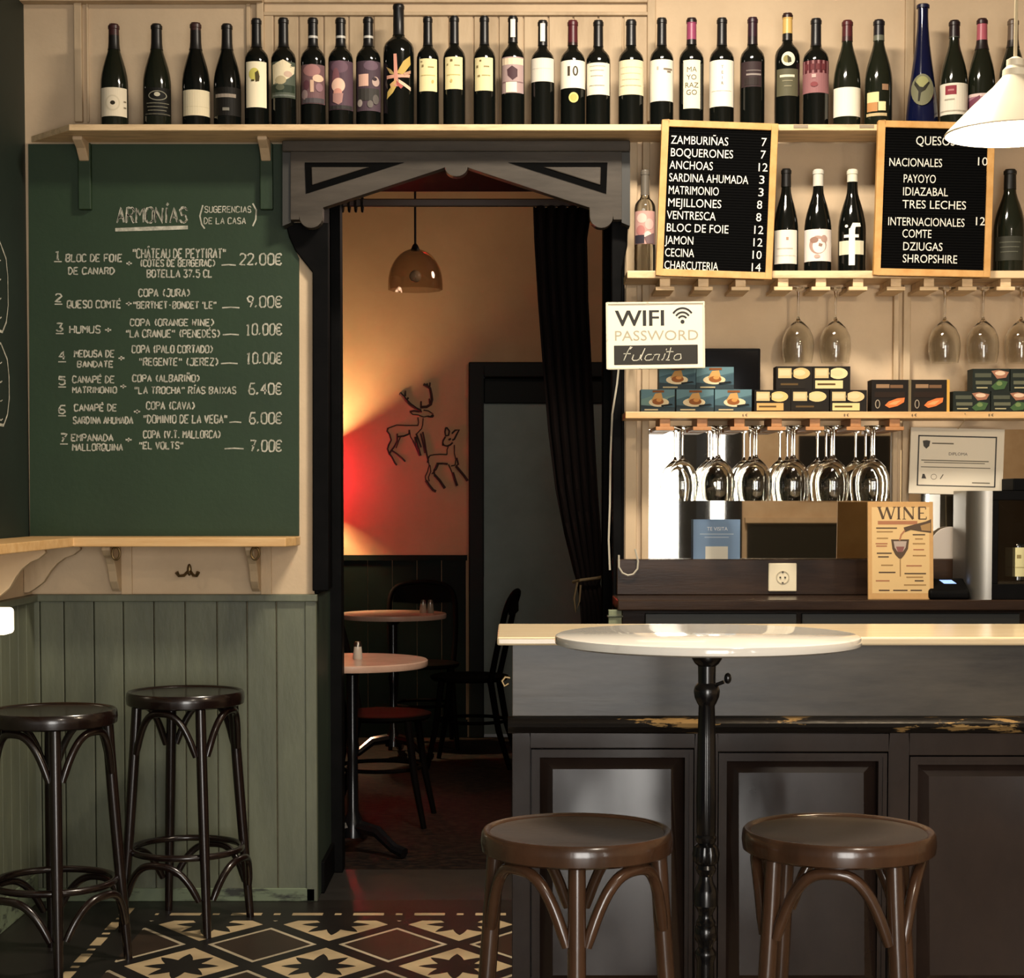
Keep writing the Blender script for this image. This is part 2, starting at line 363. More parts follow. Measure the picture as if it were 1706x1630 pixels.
dr = struct(MB().box(XD0 + .05, XD1 - .05, DF + .05, DF + .1, .01, ZDO - .05, doorgrey).build('door_1', smooth=False))
fb = MB(); fb.box(XD0 - .03, XD0 + .055, DF - .04, DF + .12, 0, ZDO + .03, doorframe); fb.box(XD1 - .055, XD1 + .03, DF - .04, DF + .12, 0, ZDO + .03, doorframe); fb.box(XD0 + .055, XD1 - .055, DF - .04, DF + .12, ZDO - .055, ZDO + .03, doorframe)
fb.build('door_frame', dr, smooth=False, bevel=.006)
MB().box(XD0 + .055, XD1 - .055, DF + .03, DF + .05, ZDO - .2, ZDO - .055, doorframe).build('door_top_rail', dr, smooth=False, bevel=.006)
# ------------------------------------------------------------------ trims on the bar's back wall
def vtrim(n, u0, u1, v0, v1, th, mat, D=DW, extra=None):
    m = MB(); m.box(X(u0, D, (v0 + v1) / 2), X(u1, D, (v0 + v1) / 2), D - th, D, Z(v1, D), Z(v0, D), mat)
    return m
wz = MB()                                                 # sage plank wainscot
edges = [47, 66, 106, 156, 205, 256, 308, 361, 411, 460, 521]
zb = Z(1478, DW)
for a, b_ in zip(edges, edges[1:]):
    wz.box(X(a, DW) + .0015, X(b_, DW) - .0015, DW - .018, DW, zb - .01, ZD - .02, sage)
wz.box(XL, XJ0, DW - .024, DW, 0.0, zb, sagedark)
wz.box(XL, XJ0 + .012, DW - .034, DW, ZD - .024, ZD, sage)
wz.box(XJ0 - .03, XJ0 + .008, DW - .024, DW + .006, 0, ZD - .02, sage)
struct(wz.build('trim_wainscot', smooth=False, bevel=.003))
wl = MB(); yy = DW - .02
while yy > 3.2:
    wl.box(XL, XL + .018, yy - .098, yy - .002, .1, ZD - .02, sage); yy -= .1
wl.box(XL, XL + .024, 3.2, DW - .03, 0, .1, sagedark); wl.box(XL, XL + .034, 3.2, DW - .036, ZD - .024, ZD, sage)
struct(wl.build('trim_wainscot_left', smooth=False, bevel=.003))
bl = MB(); bl.box(XL, XL + .006, 3.2, DW, ZD, Z(905, DW), beige)
struct(bl.build('trim_cream_band_left', smooth=False))
jl = MB()                                                 # dark linings and frame of the doorway
sagejamb = M('dark_green_jamb_paint', '2e3a2d', .5, col2='232c23', scale=6., stretch=(1, 1, .4))  # jamb below the rail is painted a darker green
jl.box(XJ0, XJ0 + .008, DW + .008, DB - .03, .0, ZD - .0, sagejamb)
jl.box(XJ0, XJ0 + .016, DW + .0, DB - .03, ZD, ZH, black)
jl.box(XJ0, XJ0 + .02, DW + .1, DB - .03, 0, .11, black)
jl.box(XJ0, XJ0 + .05, DB - .06, DB + .03, 0, ZH, black)
jl.box(XJ1 - .016, XJ1, DW - .0, DB - .03, 0, ZH, black); jl.box(XJ1 - .05, XJ1, DB - .06, DB + .03, 0, ZH, black)
jl.box(XJ0 + .05, XJ1 - .05, DW, DB, ZH - .03, ZH, black)
# uprights on the front face, swelling into corbels under the lintel
def px_poly(pts, D): return [(at(u, v, D).x, at(u, v, D).z) for u, v in pts]
cl = [(476, 372), (548, 372), (548, 985), (521, 985), (521, 455), (506, 436), (492, 418), (482, 396)]
jl.prism_y(px_poly(cl, DW - .02), DW - .03, DW - .001, black)
cr = [(1018, 360), (1046, 360), (1045, 410), (1036, 450), (1036, 1050), (1021, 1050)]
jl.prism_y(px_poly(cr, DW - .02), DW - .03, DW - .001, black)
struct(jl.build('trim_doorway_frame', smooth=False, bevel=.004))
up = MB()                                                  # cream battens and panel mouldings behind the bottles
for u0, u1, v0, v1, th in ((124, 137, -60, 205, .022), (143, 147, -60, 205, .01), (36, 440, -14, 8, .05), (410, 417, -60, 205, .012), (428, 440, -60, 205, .024),
                           (440, 1086, -60, 6, .016), (440, 1086, 22, 28, .02), (440, 456, 22, 205, .014), (1078, 1092, -60, 205, .022), (1508, 1522, -60, 205, .016)):
    up.box(X(u0, DW, v0), X(u1, DW, v0), DW - th, DW, Z(v1, DW), Z(v0, DW), beige2)
for i in range(15):                                        # rough vertical boards between them
    a = 457 + i * 41.5; up.box(X(a, DW, 100) + .002, X(a + 41.5, DW, 100) - .002, DW - .008, DW, Z(212, DW), Z(27, DW), beige2)
struct(up.build('trim_upper_mouldings', smooth=False, bevel=.003))
u2 = MB()
u2.box(X(1041, DW), X(1060, DW), DW - .02, DW, Z(940, DW), Z(222, DW), beige2); u2.box(X(1068, DW), X(1080, DW), DW - .03, DW, Z(940, DW), Z(222, DW), beige2)
for a, b_ in ((1484, 1493), (1500, 1512)): u2.box(X(a, DW), X(b_, DW), DW - .028, DW, Z(1000, DW), Z(222, DW), beige2)
u2.box(X(1493, DW), X(1500, DW), DW - .012, DW, Z(1000, DW), Z(222, DW), beige2)
struct(u2.build('trim_shelf_uprights', smooth=False, bevel=.003))
# ------------------------------------------------------------------ carved lintel
lt = thing('carved_lintel', 'dark grey carved wooden lintel with two lobes and a centre drop above the doorway', 'lintel')
DL = DW - .1
R_ = [(1036, 236), (1036, 366), (1022, 366)] + [(1002 + 19.5 * math.cos(t), 361 + 19 * math.sin(t)) for t in [i * PI / 10 for i in range(0, 11)]] + [(982, 346), (790, 283)]
R_ += [(779, 279)] + [(760 + 19 * math.cos(t), 279 + 15 * math.sin(t)) for t in [i * PI / 10 for i in range(0, 11)]][1:]
Lh = [(1520 - u, v) for u, v in reversed(R_) if abs(u - 760) > 20]
poly = R_ + Lh
MB().prism_y(px_poly(poly, DL), DL, DL + .05, slate).build('carved_board', lt, smooth=False, bevel=.004)
MB().prism_y(px_poly([(470, 234), (1050, 234), (1050, 252), (470, 252)], DL - .01), DL - .012, DW, slate).build('cornice', lt, smooth=False, bevel=.004)
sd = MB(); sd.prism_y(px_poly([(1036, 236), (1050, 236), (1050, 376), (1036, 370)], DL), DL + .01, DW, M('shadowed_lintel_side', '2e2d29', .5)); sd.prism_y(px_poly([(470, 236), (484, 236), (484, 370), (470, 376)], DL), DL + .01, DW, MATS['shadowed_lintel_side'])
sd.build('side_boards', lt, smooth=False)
for sgn in (1, -1):
    f = (lambda u: u) if sgn > 0 else (lambda u: 1520 - u)
    tri = [(847, 271), (1012, 271), (1010, 323)]; tin = [(905, 279), (1001, 279), (1000, 309)]
    g = MB(); g.prism_y(px_poly([(f(u), v) for u, v in tri], DL), DL - .003, DL + .01, groove_shade); g.build('triangle_groove_shade', lt, smooth=False)  # black slab instead of a recess, the recess shade put into its colour
    g = MB(); g.prism_y(px_poly([(f(u), v) for u, v in tin], DL), DL - .008, DL + .01, slate); g.build('triangle_panel', lt, smooth=False, bevel=.003)
# ------------------------------------------------------------------ green chalkboard and its writing
DBd = DW - .015
cb = thing('chalkboard', 'large green chalkboard with a white handwritten list of pairings and prices', 'chalkboard')
MB().prism_y(px_poly([(47, 240), (478, 240), (482, 396), (498, 430), (498, 893), (50, 893)], DBd), DBd, DW - .002, boardgreen).build('board', cb, smooth=False)
pl = lambda u, v: at(u, v, DBd - .0012)
def wr(body, u0, u1, v0, v1, wd=.005, jit=.3, slant=.03):
    ck = MB(); chalk(ck, body, u0, u1, v0, v1, pl, chalkm, wd, jit, slant); ck.build('chalk_lettering', cb, smooth=False, solid=False)
def dash(pts, wd, j=0.):
    ck = MB(); ck.ribbon(pts, wd, chalkm, (0, -1, 0), j); ck.build('chalk_stroke', cb, smooth=False, solid=False)
wr('ARMONÍAS', 195, 311, 346, 371, .0052); wr('ARMONÍAS', 196, 312, 347, 370, .003)
dash([pl(192, 383), pl(250, 381), pl(313, 379)], .013, .15)
dash([pl(338, 342), pl(333, 360), pl(336, 374), pl(341, 381)], .005); dash([pl(421, 339), pl(427, 350), pl(426, 366), pl(421, 377)], .005)
wr('SUGERENCIAS', 341, 418, 344, 354, .003); wr('DE LA CASA', 340, 409, 363, 373, .003)
for n_, v, u in ((1, 427, 96), (2, 498, 97), (3, 547, 99), (4, 594, 103), (5, 636, 103), (6, 684, 103), (7, 731, 106)):
    wr(str(n_), u - 5, u + 5, v - 8, v + 5); dash([pl(u - 6, v + 9), pl(u + 7, v + 9)], .004)
for body, u0, u1, v0, v1 in (
    ('BLOC DE FOIE', 110, 203, 424, 436), ('DE CANARD', 114, 190, 446, 457), ('"CHÂTEAU DE PEYTIRAT"', 221, 376, 415, 430), ('(CÔTES DE BERGERAC)', 233, 358, 433, 444), ('BOTELLA 37,5 CL', 245, 353, 450, 462),
    ('QUESO COMTÉ', 112, 201, 501, 513), ('COPA (JURA)', 231, 316, 482, 494), ('"BERTHET-BONDET \'LE"', 222, 360, 503, 514),
    ('HUMUS', 116, 167, 543, 555), ('COPA (ORANGE WINE)', 217, 356, 532, 543), ('"LA CRANUE" (PENEDÉS)', 210, 366, 550, 562),
    ('MEDUSA DE', 124, 190, 584, 595), ('BANDATE', 129, 188, 602, 612), ('COPA (PALO CORTADO)', 220, 354, 576, 588), ('"REGENTE" (JEREZ)', 232, 363, 597, 609),
    ('CANAPÉ DE', 121, 190, 627, 638), ('MATRIMONIO', 121, 194, 645, 655), ('COPA (ALBARIÑO)', 221, 332, 625, 636), ('"LA TROCHA" RÍAS BAIXAS', 224, 393, 645, 656),
    ('CANAPÉ DE', 124, 194, 674, 685), ('SARDINA AHUMADA', 122, 221, 695, 706), ('COPA (CAVA)', 244, 324, 670, 682), ('"DOMINIO DE LA VEGA"', 239, 378, 692, 705),
    ('EMPANADA', 119, 188, 724, 735), ('MALLORQUINA', 121, 204, 740, 751), ('COPA (V.T. MALLORCA)', 239, 367, 718, 730), ('"EL VOLTS"', 232, 305, 737, 748)):
    wr(body, u0, u1, v0, v1, .0044)
for u, v in ((215, 439), (214, 506), (180, 550), (202, 597), (205, 644), (228, 686), (214, 733)): wr('+', u - 5, u + 5, v - 5, v + 5)
for body, u0, v in (('22,00€', 399, 432), ('9,00€', 412, 503), ('10,00€', 409, 549), ('10,00€', 410, 597), ('6,40€', 415, 648), ('6,00€', 416, 697), ('7,00€', 417, 743)):
    wr(body, u0, 469, v - 9, v + 9, .0048)
for u0, u1, v in ((369, 393, 442), (370, 399, 513), (371, 398, 558), (368, 396, 606), (382, 402, 704), (374, 406, 748)): dash([pl(u0, v), pl((u0 + u1) / 2, v - 1), pl(u1, v)], .0045)
# chalk frames on the dark green wall at the left
lw = MB()
for v0, v1 in ((408, 556), (576, 710)):
    zz0, zz1 = Z(v1, 5.8), Z(v0, 5.8); c_ = .045
    q = [(5.3, zz1 - .02), (5.72, zz1), (5.79, zz1 - c_), (5.808, zz1 - 2.2 * c_), (5.808, zz0 + 2 * c_), (5.785, zz0 + .8 * c_), (5.74, zz0), (5.3, zz0)]
    lw.ribbon([(XL + .0015, a, b_) for a, b_ in q], .008, chalkm, (1, 0, 0), .2)
    for k in range(4): lw.ribbon([(XL + .0015, a, zz1 - .06 - k * .06 + .004 * math.sin(a * 90)) for a in [5.35 + i * .02 for i in range(20)]], .004, chalkm, (1, 0, 0), .3)
tag(lw.build('chalk_drawing', smooth=False, solid=False), 'white chalk outline of two menu frames on the dark green left wall', 'chalk drawing')
# ------------------------------------------------------------------ shelves
XE = 2.6                                                   # the shelves run on past the frame
ZS1 = Z(207, DS); ZS2 = Z(451, DS); ZS3 = Z(686, DS)
us = thing('upper_shelf', 'long pale pine top shelf carrying the main row of wine bottles', 'shelf')
MB().prism([(X(115, DS, 210), DS, ZS1 - .02), (XE, DS, ZS1 - .02), (XE, DW - .03, ZS1 - .02), (X(52, DW - .03, 240), DW - .03, ZS1 - .02)], (0, 0, .02), pineworn).build('shelf_board', us, smooth=False, bevel=.002)
brk = [(0, 0), (.12, 0), (.12, -.012), (.07, -.03), (.03, -.062), (0, -.07)]
for u in (145, 446):
    xb = X(u, DW, 280)
    b = MB(); b.prism([(xb - .016, DW - .0155 - y, ZS1 - .02 + z) for y, z in brk], (.032, 0, 0), beige2)
    b.box(xb - .021, xb + .021, DW - .04, DW - .0155, Z(352, DW), Z(242, DW), boardgreen); b.build('bracket', us, smooth=False, bevel=.003)
for u in (1334, 1444):
    MB().box(X(u - 12, DS, 208), X(u + 12, DS, 208), DS - .002, DS + .002, ZS1 - .012, ZS1 - .002, M('dull_tape', '8d806c', .6)).build('tape', us, smooth=False)
ms = thing('middle_shelf', 'pine shelf below the letter boards holding a few dark bottles', 'shelf')
MB().box(X(1045, DS, 457), XE, DS, DW - .032, ZS2 - .024, ZS2, pineworn).build('shelf_board', ms, smooth=False, bevel=.002)
ls = thing('lower_shelf', 'pine shelf lined with small food cartons above the hanging glasses', 'shelf')
MB().box(X(1042, DS, 690), XE, DS, DW - .032, ZS3 - .022, ZS3, pine).build('shelf_board', ls, smooth=False, bevel=.002)
def rail(parent, u, v, zt, mat):
    m = MB(); x = X(u, DS + .01, v); 
    m.box(x - .017, x + .017, DS + .012, DW - .034, zt - .026, zt, mat); m.box(x - .03, x + .03, DS + .01, DW - .034, zt - .038, zt - .026, mat)
    m.build('glass_rail', parent, smooth=False, bevel=.0015)
redpine = M('reddish_pine_rail', 'b9824f', .5, col2='a06c3e', scale=6.)
for u in (1108, 1172, 1234, 1305, 1368, 1430, 1493, 1548, 1612, 1676, 1740): rail(ms, u, 470, ZS2 - .024, pineworn)
for u in (1108, 1170, 1232, 1294, 1358, 1426, 1491): rail(ls, u, 705, ZS3 - .022, redpine)
for u, t in ((1241, '6 €'), (1410, '8 €'), (1523, '6 €'), (1651, '8 €')):
    m = MB(); p = at(u, 694, DS - .001); m.text(t, .009, inkblack, lambda x, y: (p.x + x, DS - .0012, p.z + y)); m.build('price_mark', ls, smooth=False, solid=False)
# ledge in the left corner
lg = thing('corner_ledge', 'pale pine drinking ledge wrapping the left corner under the green chalkboard', 'ledge')
ZL = Z(896, DS); xl2 = X(122, DS, 900); xr2 = X(498, DW - .05, 900)
MB().prism([(xl2, 3.2, ZL - .03), (xl2, DS, ZL - .03), (X(476, DS, 905), DS, ZL - .03), (xr2, DS + .09, ZL - .03), (xr2, DW - .01, ZL - .03), (XL + .007, DW - .01, ZL - .03), (XL + .007, 3.2, ZL - .03)], (0, 0, .03), pine).build('ledge_board', lg, smooth=False, bevel=.003)
ob = [(0, 0), (.17, 0), (.172, -.012), (.15, -.03), (.125, -.04), (.1, -.06), (.08, -.085), (.06, -.12), (.03, -.145), (.014, -.155), (0, -.155)]
metalb = M('worn_bronze', '6f5c3e', .35, .8)
for u in (196, 428):
    xb = X(u, DW, 950)
    MB().prism([(xb - .014, DW - .006 - y, ZL - .03 + z) for y, z in ob], (.028, 0, 0), beige2).build('bracket', lg, smooth=False, bevel=.003)
    MB().box(xb + .014, xb + .05, DW - .012, DW, Z(993, DW), ZL - .03, beige2).build('bracket_board', lg, smooth=False, bevel=.002)
    p = at(u - 3, 915, DS + .02); MB().tube([(p.x + .013 * math.cos(t), p.y, ZL - .052 + .02 * math.sin(t)) for t in [PI * 2 * i / 14 for i in range(14)]], .004, metalb, closed=True).build('metal_loop', lg)
yb = 5.55
MB().prism([(XL + .007 + y, yb, ZL - .03 + z) for y, z in ob], (0, .03, 0), beige2).build('bracket', lg, smooth=False, bevel=.003)
yb = 5.93
MB().prism([(XL + .007 + y * 1.1, yb, ZL - .03 + z) for y, z in ob], (0, .03, 0), beige2).build('bracket', lg, smooth=False, bevel=.003)
hk = thing('coat_hook', 'small bronze double hook on the cream strip under the ledge', 'hook')
p = at(316, 952, DW)
MB().sphere((p.x, DW - .006, p.z + .005), .012, metalb, sc=(.7, .5, 1.7)).build('plate', hk)
for s in (-1, 1):
    MB().tube([(p.x + s * .004, DW - .008, p.z), (p.x + s * .016, DW - .02, p.z - .014), (p.x + s * .03, DW - .036, p.z - .014), (p.x + s * .036, DW - .042, p.z - .002)], [.005, .005, .005, .007], metalb).build('hook', hk)
# ------------------------------------------------------------------ bottles
gl_dark = M('black_wine_glass', '0b0d0b', .07, spec=.6)
gl_green = M('dark_olive_wine_glass', '171a12', .09, spec=.6)
gl_blue = M('midnight_blue_glass', '0a0f2c', .08, spec=.6)
gl_clear = glass('clear_bottle_glass', 'eef0ea', .02)
DBT = 5.885
def prof(kind, h, r):
    if kind == 'bord': q = [(0, 0), (.9, 0), (1, .012), (1, .60), (.985, .635), (.9, .67), (.72, .70), (.5, .725), (.4, .75), (.375, .78), (.36, .95), (.4, .955), (.4, .985), (.36, .99), (.33, 1.0), (0, 1.0)]
    elif kind == 'burg': q = [(0, 0), (.9, 0), (1, .012), (1, .40), (.985, .45), (.93, .51), (.82, .58), (.66, .655), (.5, .72), (.405, .77), (.37, .82), (.35, .95), (.39, .955), (.39, .985), (.35, .99), (.3, 1.), (0, 1.)]
    elif kind == 'mag': q = [(0, 0), (.92, 0), (1, .012), (1, .60), (.98, .645), (.88, .68), (.65, .71), (.42, .735), (.34, .76), (.32, .96), (.35, .965), (.35, .99), (.3, 1.0), (0, 1.0)]
    else: q = [(0, 0), (.9, 0), (1, .01), (1, .09), (.9, .24), (.74, .4), (.58, .55), (.46, .67), (.37, .8), (.33, .9), (.33, .965), (.38, .97), (.38, .995), (.3, 1.0), (0, 1.0)]
    return [(max(1e-5, a * r), b * h) for a, b in q]
def rad(pr, z):
    for (a, b), (c, d) in zip(pr, pr[1:]):
        if b <= z <= d and d > b: return a + (c - a) * (z - b) / (d - b)
    return pr[-2][0]
def bottle(kind, uc, hw, vtop, zs, gm, caps, art, label, group, D=DBT, bodyname='glass_body'):
    """caps: [(colour, v0, v1)] wrapped round the neck; art: function(mb, r, px) that draws the label"""
    base = at(uc, 200, D); x = base.x; h = Z(vtop, D) - zs; s = D / FPX * 1.0
    r = hw * s
    t = thing('wine_bottle', label, 'wine bottle', (x, D, zs), -math.atan2(x, D), group)
    pr = prof(kind, h, r); MB().lathe(pr, gm, n=36).build(bodyname, t)
    zv = lambda v: Z(v, D) - zs
    if caps:
        m = MB()
        for col, v0, v1 in caps:
            zt, zb_ = zv(v0), zv(v1); zt = min(zt, h + .0006)
            ring = [(rad(pr, zb_) + .0012, zb_)] + [(rr + .0012, zz) for rr, zz in pr if zb_ < zz < zt and rr > .01 * r] + [(rad(pr, min(zt, h * .999)) + .0012, zt)]
            if zt > h * .97: ring += [(1e-5, h + .0008)]
            m.lathe(ring, M('capsule_' + col, col, .38, col2=None), n=24)
        m.build('capsule', t)
    if art:
        m = MB(); art(m, r, lambda u: (u - uc) * s, zv); m.build('label', t, smooth=False, solid=False)
    return t
def lm(col): return M('label_' + col, col, .6, spec=.2)
def rect(u0, u1, v0, v1, col, *more):
    """a paper label with extra marks: ('b',u0,u1,v0,v1,col) block, ('o',u,v,ru,rv,col) oval, ('t',text,u,v,hpx,col) letters, ('p',[(u,v)..],col) polygon"""
    def f(m, r, px, zv):
        e = .0008
        if col: m.patch(r + e, max(px(u0), -.995 * r), min(px(u1), .995 * r), zv(v1), zv(v0), lm(col))
        k = 1
        for q in more:
            k += 1; R = r + e + .0003 * k
            if q[0] == 'b': m.patch(R, max(px(q[1]), -.98 * r), min(px(q[2]), .98 * r), zv(q[4]), zv(q[3]), lm(q[5]), 6)
            elif q[0] == 'o':
                s = px(1) - px(0); m.disc_patch(R, px(q[1]), zv(q[2]), q[3] * s, q[4] * s, lm(q[5]))
            elif q[0] == 'p': m.disc_patch(R, 0, 0, 0, 0, lm(q[2]), pts=[(px(a), zv(b)) for a, b in q[1]])
            elif q[0] == 't':
                s = px(1) - px(0); cx, cz = px(q[2]), zv(q[3])
                def pl_(x, y, cx=cx, cz=cz, R=R):
                    a = math.asin(max(-.99, min(.99, (cx + x) / R))); return (R * math.sin(a), -R * math.cos(a), cz + y)
                m.text(q[1], q[4] * s, lm(q[5]), lambda x, y: pl_(x, y - q[4] * s / 2))
    return f
def lines(u0, u1, vs, col, th=1.4): return tuple(('b', u0 + (i % 3), u1 - (i * 2) % 5, v, v + th, col) for i, v in enumerate(vs))
K, DK = '101011', '1b1718'
G1 = 'bottles on the top shelf'
